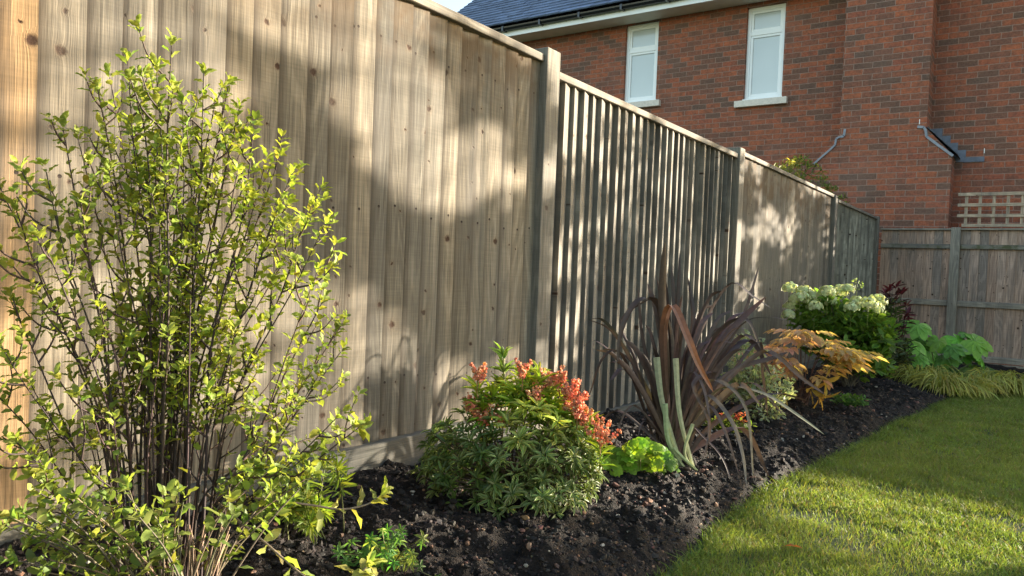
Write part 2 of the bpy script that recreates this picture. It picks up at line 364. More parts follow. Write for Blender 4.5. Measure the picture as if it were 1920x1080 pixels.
W_BP = plank_mat('grey_rail', (.38, .335, .27), (.45, .37, .28), nails=False, knots=.9)
W_RAIL = plank_mat('mossy_rail', (.26, .24, .195), (.30, .25, .19), nails=False, knots=.9, moss=True)
W_GRAV = plank_mat('gravel_board', (.12, .125, .115), (.17, .155, .125), nails=False, knots=.85)
W_TREL = plank_mat('trellis_lath', (.46, .36, .27), (.56, .42, .30), nails=False, knots=.95)
BRICK = brick_mat(); SLATE = slate_mat(); SOIL = soil_mat(); LAWN = lawn_mat(); GLASS = glass_mat()
LEAF = leaf_mat('leaf', .5, .5, .3); LEAF_GLOSS = leaf_mat('glossy_leaf', .42, .3, .35); SWORD = leaf_mat('sword_leaf', .42, .12, .4, 60); GRASS = leaf_mat('grass_blade', .55, .4, .25, 5)
PETAL = leaf_mat('petal', .6, .3, .2, 80); BARK = bark_mat('twig_bark')
UPVC = plain_mat('white_upvc', (.85, .87, .88), .3, .5, .03, 3)
SOFF = plain_mat('soffit_board', (.75, .70, .62), .5, .4, .08, 5)
STONE = plain_mat('sill_stone', (.70, .63, .56), .8, .3, .12, 30, .002)
LEAD = plain_mat('lead_flashing', (.22, .24, .29), .45, .5, .25, 25, .003)
SLATE_D = plain_mat('dark_lead', (.10, .12, .17), .5, .5, .25, 20, .003)
BLACK = plain_mat('black_gutter', (.012, .013, .017), .3, .6, .1, 8)

# ------------------------------------------------------------------ ground
def grid(mb, xs, ys, zf, C=(1, 1, 1)):
    X, Y = np.meshgrid(xs, ys); Z = zf(X, Y); nx = len(xs); i = (np.arange(len(ys)-1)[:, None]*nx+np.arange(nx-1)[None]).ravel()
    mb.add(np.stack([X, Y, Z], -1).reshape(-1, 3), np.stack([i, i+1, i+nx+1, i+nx], 1), C)
mb = MB()
xs = np.concatenate([[-300, -80, -30, -12, -5, -3], np.arange(-2, 3, .25), [4, 6, 12, 30, 80, 300]])
ys = np.concatenate([[-300, -80, -20, -6, -3], np.arange(-2, 11.1, .3), [13, 20, 40, 90, 300]])
grid(mb, xs, ys, lambda X, Y: lawn_z(Y)-.006+.008*(fbm(X*2, Y*2)-.5))
tag(mb.build('lawn', LAWN, smooth=True), 'short green garden lawn beside the planting bed', 'lawn', kind='structure')

def bed_surface(X, Y):
    z = bed_z(X, Y)
    n = (fbm(X*5, Y*5, 3, 1)-.45)*.07+(np.abs(fbm(X*13, Y*13, 3, 5)-.45))*.10+(fbm(X*45, Y*45, 3, 9)-.45)*.034
    e = np.clip((edge_x(Y)-X)/.10, 0, 1)
    return z*1.0+n*(.35+.65*e)-.05*np.exp(-((edge_x(Y)-X-.01)/.045)**2)
mb = MB()
def bed_strip(y0, y1, dy, nx):
    Y = np.arange(y0, y1+dy/2, dy); s = np.linspace(0, 1, nx); E_ = edge_x(Y)+.035*(vnoise(Y*3, Y*0, 3)-.5)+.02*(vnoise(Y*11, Y*0, 4)-.5)
    x0 = FX-.012; X = x0+(E_-x0)[:, None]*s[None]; YY = np.repeat(Y[:, None], nx, 1); Z = bed_surface(X, YY)
    i = (np.arange(len(Y)-1)[:, None]*nx+np.arange(nx-1)[None]).ravel()
    mb.add(np.stack([X, YY, Z], -1).reshape(-1, 3), np.stack([i, i+1, i+nx+1, i+nx], 1))
bed_strip(-.4, 3.6, .009, 110); bed_strip(3.6, 7.6, .02, 90)
# the bed turns along the back fence
Xb = np.arange(FX-.012, 2.2, .02); yb = np.linspace(0, 1, 90)
YB0 = np.full(len(Xb), 7.6)+.05*(vnoise(Xb*4, Xb*0, 8)-.5); YY = YB0[:, None]+(BY-YB0)[:, None]*yb[None]; XX = np.repeat(Xb[:, None], 90, 1)
ZZ = np.maximum(lawn_z(YY)+.012, bed_z(XX, YY)*(XX < .15)+(XX >= .15)*0)+(fbm(XX*14, YY*14, 4, 5)-.4)*.06+.02-.06*(1-np.clip(yb/.08, 0, 1))[None]*(Xb > -.4)[:, None]
i = (np.arange(len(Xb)-1)[:, None]*90+np.arange(89)[None]).ravel()
mb.add(np.stack([XX, YY, ZZ], -1).reshape(-1, 3), np.stack([i, i+90, i+91, i+1], 1))
tag(mb.build('flower_bed', SOIL, smooth=True), 'freshly dug dark soil bed along the fence', 'soil', kind='structure')

def ico():
    p = (1+5**.5)/2; V = np.array([(-1, p, 0), (1, p, 0), (-1, -p, 0), (1, -p, 0), (0, -1, p), (0, 1, p), (0, -1, -p), (0, 1, -p), (p, 0, -1), (p, 0, 1), (-p, 0, -1), (-p, 0, 1)])/1.9
    F = np.array([(0, 11, 5), (0, 5, 1), (0, 1, 7), (0, 7, 10), (0, 10, 11), (1, 5, 9), (5, 11, 4), (11, 10, 2), (10, 7, 6), (7, 1, 8), (3, 9, 4), (3, 4, 2), (3, 2, 6), (3, 6, 8), (3, 8, 9), (4, 9, 5), (2, 4, 11), (6, 2, 10), (8, 6, 7), (9, 8, 1)])
    return V, F
IV, IF = ico()
def lumps(mb, P, R, C, sq=.7):
    k = len(P); V = IV[None]*(1+RNG.normal(0, .33, (k, 12, 1)))*R[:, None, None]*np.stack([RNG.uniform(.7, 1.4, k), RNG.uniform(.7, 1.4, k), RNG.uniform(.5, 1, k)*sq/.7], 1)[:, None]
    a = RNG.uniform(0, 6.28, k); c, s = np.cos(a)[:, None], np.sin(a)[:, None]
    V = np.stack([V[..., 0]*c-V[..., 1]*s, V[..., 0]*s+V[..., 1]*c, V[..., 2]], -1)+P[:, None]
    mb.add(V.reshape(-1, 3), (IF[None]+(np.arange(k)*12)[:, None, None]).reshape(-1, 3), np.repeat(C, 12, 0))
CRUMB, t_, b_, o_ = mat('soil_crumb'); q_ = NT(t_)
q_.l(q_.mix(1.0, q_.attr('Col').outputs['Color'], q_.ramp(q_.noise(q_.pos(), 150, 3, .6), (.3, .6), (.7, 1.4)), 'MULTIPLY'), b_.inputs['Base Color']); b_.inputs['Roughness'].default_value = .8
mb = MB(); k = 34000
Y = .3+(RNG.random(k)**1.6)*7.3; t = RNG.random(k); X = FX+.03+(edge_x(Y)-.0-FX-.03)*t; R = np.exp(RNG.normal(-5.75, .45, k)).clip(.0012, .009)*(1+Y*.08)
Cc = jit(k, (.013, .009, .0075), .6, .12); br_ = RNG.random(k) < .05+.22*vnoise(X*3, Y*3, 12)**2; Cc[br_] = jit(br_.sum(), (.12, .065, .042), .4, .1); br_ = RNG.random(k) < .006; Cc[br_] = (.38, .34, .28)
lumps(mb, np.stack([X, Y, bed_surface(X, Y)+R*.25], 1), R, Cc)
tag(mb.build('soil_crumbs', CRUMB), 'loose dark crumbs and bark pieces scattered over the soil', 'soil', kind='stuff')

# ------------------------------------------------------------------ lawn grass
def lawn_grass():
    mb = MB()
    for (y0, y1, n, h, wd) in ((1.35, 2.6, 62000, .024, .0021), (2.6, 4.2, 62000, .024, .0027), (4.2, 7.6, 70000, .025, .0042)):
        k = n; Y = RNG.uniform(y0, y1, k); xl = edge_x(Y); X = xl+RNG.random(k)*(1.35-xl)*.999; X = np.where(RNG.random(k) < .75, xl+RNG.random(k)*(.25+.02*Y-xl), X)
        X += .05*(vnoise(Y*3.1, Y*0+2, 6)-.5)+.03*(vnoise(Y*15, Y*0, 7)-.5)-.02
        den = fbm(X*5, Y*5, 3, 31); keep = RNG.random(k) < np.clip((den-.18)*4, .25, 1); X, Y, den = X[keep], Y[keep], den[keep]; k = len(X)
        clump = fbm(X*9, Y*9, 3, 44)
        H = h*RNG.uniform(.5, 1.25, k)*(.55+1.0*clump); W = wd*RNG.uniform(.6, 1.3, k)
        tone = fbm(X*2.2, Y*2.2, 3, 60)[:, None]
        C = jit(k, (.15, .22, .045), .25, .08)*(1-tone)*1.05+jit(k, (.26, .29, .06), .25, .08)*tone*1.05
        dry = RNG.random(k) < .10+.25*np.clip(.42-den, 0, 1); C[dry] = jit(dry.sum(), (.26, .21, .10), .25, .08)
        grass_blades(mb, X, Y, lawn_z(Y)-.006, H, W, C, 1.0)
    # blades leaning over the cut edge
    k = 7000; Y = 1.3+RNG.random(k)*6.3; X = edge_x(Y)+.05*(vnoise(Y*3.1, Y*0+2, 6)-.5)+RNG.normal(-.01, .018, k)
    grass_blades(mb, X, Y, lawn_z(Y)-.01, RNG.uniform(.02, .045, k), RNG.uniform(.002, .004, k), jit(k, (.13, .18, .035), .3, .1), 1.3)
    tag(mb.build('lawn_grass', GRASS), 'short blades of green lawn grass', 'grass', kind='stuff')
lawn_grass()

# ------------------------------------------------------------------ side fence
def board(mb, ya, yb, z0, z1, xa, xb, xback, col, seed, along='y', flip=False):
    """feather-edge board; xa / xb the front face at its two long edges"""
    nz = 7; zz = np.linspace(z0, z1, nz); ts = (0, .33, .67, 1); cup = RNG.normal(0, .0016); tw = RNG.normal(0, .0028)
    V = []; A = []; m = len(ts)+2
    for kx, z in enumerate(zz):
        f = kx/(nz-1); pts = [(ya, xback)]+[(ya+(yb-ya)*t, xa+(xb-xa)*t+cup*4*t*(1-t)+tw*(f-.5)*(t-.3)+RNG.normal(0, .00035)) for t in ts]+[(yb, xback)]
        for (y, x) in pts: V.append((x, y, z) if along == 'y' else (y, x, z)); A.append(((y-ya), z-z0, seed))
    F4 = [(m*kx+p, m*kx+(p+1) % m, m*kx+m+(p+1) % m, m*kx+m+p) for kx in range(nz-1) for p in range(m)]
    mb.add(V, [np.array(F4), np.array([tuple(range(m))[::-1], tuple(m*(nz-1)+i for i in range(m))])], col, A)
def plank(mb, x0, x1, y0, y1, z0, z1, col, seed, axis):
    """plain squared timber with lengthwise grain; axis = direction of its length"""
    V = [(x, y, z) for z in (z0, z1) for y in (y0, y1) for x in (x0, x1)]
    L = {'x': 0, 'y': 1, 'z': 2}[axis]; o = [i for i in range(3) if i != L]
    A = [(v[o[0]]+v[o[1]], v[L], seed) for v in V]
    mb.add(V, np.array([(0, 2, 3, 1), (4, 5, 7, 6), (0, 1, 5, 4), (2, 6, 7, 3), (0, 4, 6, 2), (1, 3, 7, 5)]), col, A)
fence = empty('wooden_fence', (FX, 2.5, .3), 'tall weathered close board fence running along the left behind the plants', 'fence')
POSTS = [(-2.55, 1.9), (-.011, 1.9), (2.502, 1.893), (4.865, 1.865), (7.725, 1.845), (10.14, 1.835)]
PAN = [(-2.45, -.012, 1.86, .47, 0, .083), (.09, 2.50, 1.853, .448, 0, .083), (2.605, 4.865, 1.812, .344, 1, .0803), (4.965, 7.725, 1.842, .27, 0, .085), (7.825, 10.14, 1.815, .17, 1, .082)]
for j, (y0, y1, zt, zb, rib, pitch) in enumerate(PAN):
    mb = MB(); n = int(round((y1-y0)/pitch)); p = (y1-y0)/n; jy = np.concatenate([[0], RNG.normal(0, .0045 if not rib else .0025, n-1), [0]])
    for kx in range(n):
        ya = y0+kx*p+jy[kx]; yb = y0+(kx+1)*p+jy[kx+1]
        tone = float(np.clip(RNG.normal(.84, .14), .5, 1.0)); warm = float(np.clip(RNG.normal(.62 if not rib else .4, .25), 0, 1)); orange = 0.0
        if j == 1 and yb < .685: orange = .5  # orange of newer boards, also standing in for golden sunlight
        if j >= 3: warm *= .6
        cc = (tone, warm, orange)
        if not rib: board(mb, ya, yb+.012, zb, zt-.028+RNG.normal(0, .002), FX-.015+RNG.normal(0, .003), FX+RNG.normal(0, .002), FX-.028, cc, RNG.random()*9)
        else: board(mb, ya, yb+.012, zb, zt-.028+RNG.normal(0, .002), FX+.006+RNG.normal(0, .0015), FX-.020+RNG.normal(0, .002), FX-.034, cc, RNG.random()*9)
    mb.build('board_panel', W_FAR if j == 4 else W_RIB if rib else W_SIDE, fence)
    mb = MB(); plank(mb, FX-.045, FX+.018, y0-(.004 if j else 0), y1+.002, zt-.030, zt, (.95, .5, 0), j*1.3, 'y'); mb.build('capping_rail', W_TRIM, fence, bevel=.004)
    mb = MB(); plank(mb, FX-.035, FX+.022, y0, y1, zb-.30, zb-.001, (.85, .3, 0), 4+j*1.7, 'y'); mb.build('gravel_board', W_GRAV, fence, bevel=.003)
for j, (yp, zt) in enumerate(POSTS):
    mb = MB(); plank(mb, FX-.065, FX+.032, yp, yp+.1, -.2, zt-.012, (.9, .35, 0), 20+j*2.1, 'z')
    # weathered top, slightly sloped
    A0 = np.array([(FX-.065, yp), (FX+.032, yp), (FX+.032, yp+.1), (FX-.065, yp+.1)])
    mb.build('post', W_POST, fence, bevel=.005)

# ------------------------------------------------------------------ back fence
bf = empty('wooden_fence', (-.8, BY, .1), 'reddish brown board fence with mossy rails across the end of the lawn', 'fence')
PX = [-1.52, -.848, 1.15, 3.1]
ZB, ZT = .135, 1.672
def back_panel(x0, x1, zt):
    mb = MB(); n = int(round((x1-x0)/.092)); p = (x1-x0)/n
    for kx in range(n):
        xa = x0+kx*p; tone = float(np.clip(RNG.normal(.85, .15), .5, 1)); cc = (tone, float(np.clip(RNG.normal(.6, .4), 0, 1)), 0)
        board(mb, xa, xa+p+.012, ZB, zt-.02, BY+.055, BY+.043, BY+.07, cc, RNG.random()*9, along='x')
    mb.build('board_panel', W_BACK, bf)
    mb = MB(); plank(mb, x0-.01, x1+.01, BY+.005, BY+.075, zt-.022, zt, (.8, .4, 0), x0, 'x'); mb.build('capping_rail', W_BP, bf, bevel=.003)
    for z, h in ((1.443, .055), (.765, .068), (.13, .075)):
        mb = MB(); V = []
        for x in (x0+.002, x1-.002):
            for (yy, zz) in ((BY+.05, z), (BY+.05, z+h), (BY+.012, z+h-.012), (BY+.012, z)): V.append((x, yy, zz))
        A = [(v[1]+v[2], v[0], x0*3+z) for v in V]
        mb.add(V, np.array([(0, 1, 2, 3), (7, 6, 5, 4), (0, 4, 5, 1), (1, 5, 6, 2), (2, 6, 7, 3), (3, 7, 4, 0)]), (.9, .4, 0), A)
        mb.build('rail', W_RAIL if z > 1.2 else W_BP, bf, bevel=.003)
for x0, x1 in ((-1.60, -.85), (-.746, 1.148), (1.252, 3.098), (3.202, 5.098), (5.202, 7.1)):
    mb = MB(); plank(mb, x0, x1, BY+.02, BY+.05, -.15, .122, (.9, .3, 0), x0, 'x'); mb.build('gravel_board', W_BP, bf, bevel=.003)
back_panel(-1.60, -.848, 1.684); back_panel(-.748, 1.15, 1.686); back_panel(1.25, 3.1, 1.686); back_panel(3.2, 5.1, 1.686); back_panel(5.2, 7.1, 1.686)
for j, xp in enumerate((-.848, 1.15, 3.1, 5.1, 7.1)):
    mb = MB(); plank(mb, xp, xp+.1, BY-.012, BY+.085, -.2, 1.695, (.85, .25, 0), 33+j, 'z'); mb.build('post', W_BP, bf, bevel=.005)
tr = empty('trellis', (.2, BY+.02, 1.7), 'pale wooden trellis of small squares above the back fence', 'trellis')
for z in (2.065, 1.94, 1.815, 1.702):
    mb = MB(); plank(mb, -.795 if z > 1.75 else -.745, 1.6, BY+.008, BY+.026, z, z+.036, (.95, .6, 0), z*5, 'x'); mb.build('lath', W_TREL, tr)
for kx in range(17):
    x = -.725+kx*.137; mb = MB(); plank(mb, x, x+.032, BY+.028, BY+.044, 1.702, 2.07, (.92, .6, 0), kx*.7, 'z'); mb.build('lath', W_TREL, tr)

# ------------------------------------------------------------------ house
HY = 10.95; CY = 10.5
house = empty('brick_house', (-3, HY, 0), 'red brick house with slate roof rising behind the back fence', 'house')
WX0, WX1, WZ1 = -9.2, .40, 5.12
wins = [(-5.60, -5.03, 3.745, 4.985), (-3.64, -3.09, 3.605, 4.945)]
mb = MB()
cuts = sorted({WX0, WX1, *[w_[0] for w_ in wins], *[w_[1] for w_ in wins]})
for a, b in zip(cuts[:-1], cuts[1:]):
    wn = [w_ for w_ in wins if abs(w_[0]-a) < 1e-6]
    if wn:
        mb.box(a, b, HY, HY+.3, -.3, wn[0][2]); mb.box(a, b, HY, HY+.3, wn[0][3], WZ1)
    else: mb.box(a, b, HY, HY+.3, -.3, WZ1)
mb.box(WX0, WX1, HY+.302, HY+7, -.3, WZ1-.003)
mb.build('wall', BRICK, house)
for (a, b, z0, z1) in wins:
    yf = HY+.055; fr = MB(); fw_ = .052; zs = z0+(z1-z0)*(.665 if a < -5 else .72)
    H_ = [(a, a+fw_, z0, z1), (b-fw_, b, z0, z1), (a+fw_, b-fw_, z0, z0+fw_), (a+fw_, b-fw_, z1-fw_, z1), (a+fw_, b-fw_, zs-.03, zs+.03)]
    for (p0, p1, p2, p3) in H_: fr.box(p0, p1, yf, yf+.07, p2, p3)
    f = fr.build('window', UPVC, house, bevel=.004)
    sb = MB()
    for (q0, q1) in ((z0+fw_, zs-.03), (zs+.03, z1-fw_)):
        for (p0, p1, p2, p3) in ((a+fw_, a+fw_+.034, q0, q1), (b-fw_-.034, b-fw_, q0, q1), (a+fw_+.034, b-fw_-.034, q0, q0+.034), (a+fw_+.034, b-fw_-.034, q1-.034, q1)): sb.box(p0, p1, yf+.012, yf+.06, p2, p3)
    sb.build('sash', UPVC, f, bevel=.003)
    g = MB(); g.box(a+fw_+.034, b-fw_-.034, yf+.03, yf+.036, z0+fw_+.034, zs-.064); g.box(a+fw_+.034, b-fw_-.034, yf+.03, yf+.036, zs+.064, z1-fw_-.034); g.build('pane', GLASS, f)
    g = MB(); g.box(a-.01, b+.01, HY-.012, yf+.02, z0-.02, z0+.005); g.build('sill', UPVC, f, bevel=.003)
    g = MB(); g.box(a-.11, b+.09, HY-.075, HY+.05, z0-.115, z0-.021); g.build('stone_sill', STONE, f, bevel=.004)
# chimney breast
CX0, CX1, LX0, LX1 = -2.19, -1.19, -2.48, -.905
mb = MB(); ZS, ZT2 = 2.60, 2.93
mb.box(CX0, CX1, CY, HY-.002, ZS, 8.2)
mb.box(LX0, LX1, CY, HY-.002, -.3, ZS-.001)
for (xa, xb) in ((CX0-.002, LX0), (CX1+.002, LX1)):
    V = [(xa, CY, ZS), (xb, CY, ZS), (xa, CY, ZT2), (xa, HY-.002, ZS), (xb, HY-.002, ZS), (xa, HY-.002, ZT2)]
    mb.add(V, [np.array([(0, 1, 2), (3, 5, 4)]), np.array([(0, 3, 4, 1), (1, 4, 5, 2), (0, 2, 5, 3)])])
ch = mb.build('chimney', BRICK, house)
def lead_strip(pts, w_, y, th, name='lead_flashing', mt=LEAD):
    mb = MB(); P = np.array(pts, float)
    for a, b in zip(P[:-1], P[1:]):
        d = nrm(b-a); n_ = np.array([-d[1], d[0]])*w_/2; Q = [a-n_, b-n_, b+n_, a+n_]
        V = [(q[0], y, q[1]) for q in Q]+[(q[0], y-th, q[1]) for q in Q]
        mb.add(V, np.array([(0, 1, 2, 3), (7, 6, 5, 4), (0, 4, 5, 1), (1, 5, 6, 2), (2, 6, 7, 3), (3, 7, 4, 0)]))
    return mb.build(name, mt, house)
lead_strip([(-2.13, 2.99), (-2.14, 2.90), (-2.19, 2.89)], .03, CY-.002, .010)
lead_strip([(-2.185, 2.895), (-2.23, 2.87), (-2.24, 2.79), (-2.30, 2.73), (-2.50, 2.55)], .024, CY-.003, .018)
lead_strip([(-1.29, 2.955), (-1.22, 2.945), (-1.195, 2.90), (-1.185, 2.83), (-1.06, 2.72), (-.89, 2.575)], .03, CY-.003, .02)
# slates on the right shoulder
mb = MB(); s0 = np.array([CX1+.003, ZT2+.012]); s1 = np.array([LX1+.06, ZS-.03]); nrow = 4
for r in range(nrow):
    a = s0+(s1-s0)*r/nrow; b = s0+(s1-s0)*(r+1.25)/nrow if r < nrow-1 else s1; dz = .012+.004*r
    for c_ in range(2):
        y0 = CY-.03+c_*.24; y1 = y0+.236; col = tuple(np.array((.055, .065, .085))*random.uniform(.8, 1.25))
        V = [(a[0], y0, a[1]+dz), (a[0], y1, a[1]+dz), (b[0], y1, b[1]+dz+.008), (b[0], y0, b[1]+dz+.008)]; V += [(v[0], v[1], v[2]-.009) for v in V]
        mb.add(V, np.array([(0, 3, 2, 1), (4, 5, 6, 7), (0, 1, 5, 4), (1, 2, 6, 5), (2, 3, 7, 6), (3, 0, 4, 7)]), col, [(v[0], v[1], v[2]) for v in V])
mb.build('shoulder_slates', SLATE, house)
mb = MB()
for i, (x0, x1, z0, z1) in enumerate(((CX1+.004, CX1+.13, 2.80, 3.0), (CX1+.10, CX1+.225, 2.70, 2.90), (CX1+.18, CX1+.31, 2.62, 2.805), (CX1+.27, CX1+.40, 2.56, 2.71), (CX1+.38, CX1+.60, 2.555, 2.615))): mb.box(x0, x1, HY-.010-.0025*i, HY-.0015, z0, z1)
mb.build('stepped_flashing', SLATE_D, house)
for (x, z, y) in ((-1.275, 2.99, CY), (-.60, 2.66, HY)):
    mb = MB(); mb.box(x, x+.008, y-.004, y+.02, z, z+.06); mb.build('weep_vent', UPVC, house)
# eaves: soffit, fascia, gutter, roof
EYB = 10.55; EZ = 5.0; RX0, RX1 = -9.6, WX1-1.5
SEG = [(RX0, CX0-.004), (CX1+.004, WX1+.15)]
mb = MB()
for x0, x1 in SEG: mb.box(x0, x1, EYB, HY-.003, EZ, EZ+.015)
mb.build('soffit', SOFF, house); mb = MB()
for x0, x1 in SEG: mb.box(x0, x1, EYB-.02, EYB-.001, EZ-.012, EZ+.17)
mb.build('fascia', UPVC, house)
mb = MB(); a = np.linspace(math.pi, 2*math.pi, 9); gy = EYB-.078; gz_ = EZ+.125; prof = [(gy+.056*math.cos(t_), gz_+.056*math.sin(t_)) for t_ in a]+[(gy+.05*math.cos(t_), gz_+.05*math.sin(t_)) for t_ in a[::-1]]
for x0, x1 in SEG:
    n = len(prof); V = [(x, p[0], p[1]) for x in (x0, x1) for p in prof]; mb.add(V, [np.array([(i, (i+1) % n, n+(i+1) % n, n+i) for i in range(n)])])
    for x in np.arange(x0+.4, x1, .75): mb.box(x, x+.035, gy-.062, EYB-.021, gz_-.066, gz_+.012)
mb.build('gutter', BLACK, house)
PITCH = math.radians(38); ey, ez = EYB-.07, EZ+.205
def roofpt(x, s, up=0): return (x, ey+s*math.cos(PITCH)-up*math.sin(PITCH), ez+s*math.sin(PITCH)+up*math.cos(PITCH))
mb = MB(); row = .155; wdt = .30
for r in range(34):
    xo = (r % 2)*wdt/2; s0_ = r*row; lim = RX0-.1
    for kx in range(int((RX1+1.6-RX0)/wdt)+1):
        x0 = RX0+kx*wdt-xo; x1 = min(x0+wdt-.004, RX1+1.6); x0 = max(x0, RX0)
        if x1 <= x0 or (r < 1 and x1 > CX0 and x0 < CX1): continue
        j1 = RNG.normal(.003, .003); col = np.array((.10, .135, .215))*math.exp(RNG.normal(0, .16)); th = .012+j1
        V = [roofpt(x0, s0_, th+.006), roofpt(x1, s0_, th+.006), roofpt(x1, s0_+row*1.15, .003), roofpt(x0, s0_+row*1.15, .003), roofpt(x0, s0_, -.004), roofpt(x1, s0_, -.004)]
        mb.add(V, np.array([(0, 1, 2, 3), (4, 5, 1, 0)]), col, [(v[0], v[1], v[2]) for v in V])
mb.build('roof', SLATE, house)
mb = MB(); mb.box(RX0+.02, RX1+1.58, HY+.1, HY+.14, EZ+.2, EZ+.5)
V = [roofpt(RX0+.01, 0, -.02), roofpt(RX1+1.6, 0, -.02), roofpt(RX1+1.6, 5.2, -.02), roofpt(RX0+.01, 5.2, -.02)]; V2 = [(RX0+.01, 18, 5.1), (RX1+1.6, 18, 5.1)]
mb.add(V+V2, np.array([(0, 1, 2, 3), (3, 2, 5, 4)])); mb.build('roof_underlay', BLACK, house)

# shade of the trees, as places on the side fence: (px, py, radius px, leaves, x of the branch)
SP1 = [(540, 150, 26, 60), (550, 240, 50, 150), (575, 330, 75, 260), (640, 400, 80, 300), (700, 450, 70, 240), (600, 420, 60, 160), (560, 160, 35, 70),
       (790, 480, 70, 240), (860, 540, 90, 380), (920, 470, 80, 300), (930, 580, 80, 300), (850, 580, 65, 220), (935, 590, 50, 130), (970, 430, 60, 150), (960, 520, 60, 160),
       (850, 85, 35, 60), (905, 115, 45, 130), (955, 160, 55, 170), (985, 240, 50, 130), (890, 200, 40, 60), (735, 745, 35, 60), (990, 600, 45, 90), (480, 90, 22, 25)]
SP1 = [(*a, 1.9) for a in SP1]
SP2 = []; SP3 = []
rs_ = random.Random(5)
for k in range(50):
    x = rs_.uniform(1010, 1375); y = rs_.uniform(170+.42*(x-1010), 800-.25*(x-1010))
    if abs((y-300)-(x-1150)*1.1) < 40 or (abs(x-1060) < 45 and 430 < y < 520): continue
    SP2.append((x, y, rs_.uniform(24, 56), rs_.randint(50, 120), 1.5))
for k in range(200):
    x = rs_.uniform(1390, 1660); y = rs_.uniform(300+.45*(x-1400), 690)
    if min(math.hypot((x-a)/1.0, (y-b)/1.5) for a, b in ((1425, 430), (1480, 430), (1520, 360), (1415, 570), (1550, 450), (1600, 420))) < 27: continue
    SP3.append((x, y, rs_.uniform(20, 34), rs_.randint(60, 100), 1.3))
for k in range(20):
    gx = rs_.uniform(-.9, .9); gy = rs_.uniform(.9, 1.95+.5*(gx+.75))
    SP2.append(('g', gx, gy, rs_.uniform(.15, .3), 90, gx+3.3))
# ------------------------------------------------------------------ plants
UPV = np.array([0, 0, 1.0])
def fenceD(px, py): d = ray(px, py); return FX/d[0]
def sprig(mb, path, t0, t1, n, L, W, C, T, CE=None, open_=55, whorl_n=0):
    P = crv(path, 14); m = len(P); Tn = nrm(np.gradient(P, axis=0)); t = np.linspace(t0, t1, n)+RNG.normal(0, .3/max(n, 1), n); t = np.clip(t, 0, 1)
    i = np.clip((t*(m-1)).astype(int), 0, m-2); f = (t*(m-1)-i)[:, None]; pos = P[i]*(1-f)+P[i+1]*f; d = Tn[i]
    ph = np.arange(n)*2.4+RNG.uniform(0, 6.28); a = nrm(np.cross(d, np.array([.2, .9, .4]))); b = np.cross(d, a)
    op = np.radians(open_+RNG.normal(0, 16, n)); ld = d*np.cos(op)[:, None]+(a*np.cos(ph)[:, None]+b*np.sin(ph)[:, None])*np.sin(op)[:, None]
    leaves(mb, pos, ld, d*.7+UPV*.6+.5*rdir(n), L*RNG.uniform(.65, 1.15, n), W*RNG.uniform(.8, 1.15, n), C(n), T, None if CE is None else CE(n))
    if whorl_n: whorl(mb, P[-1], Tn[-1], whorl_n, L*.85, W*.85, C(whorl_n), T, 38, None if CE is None else CE(whorl_n))

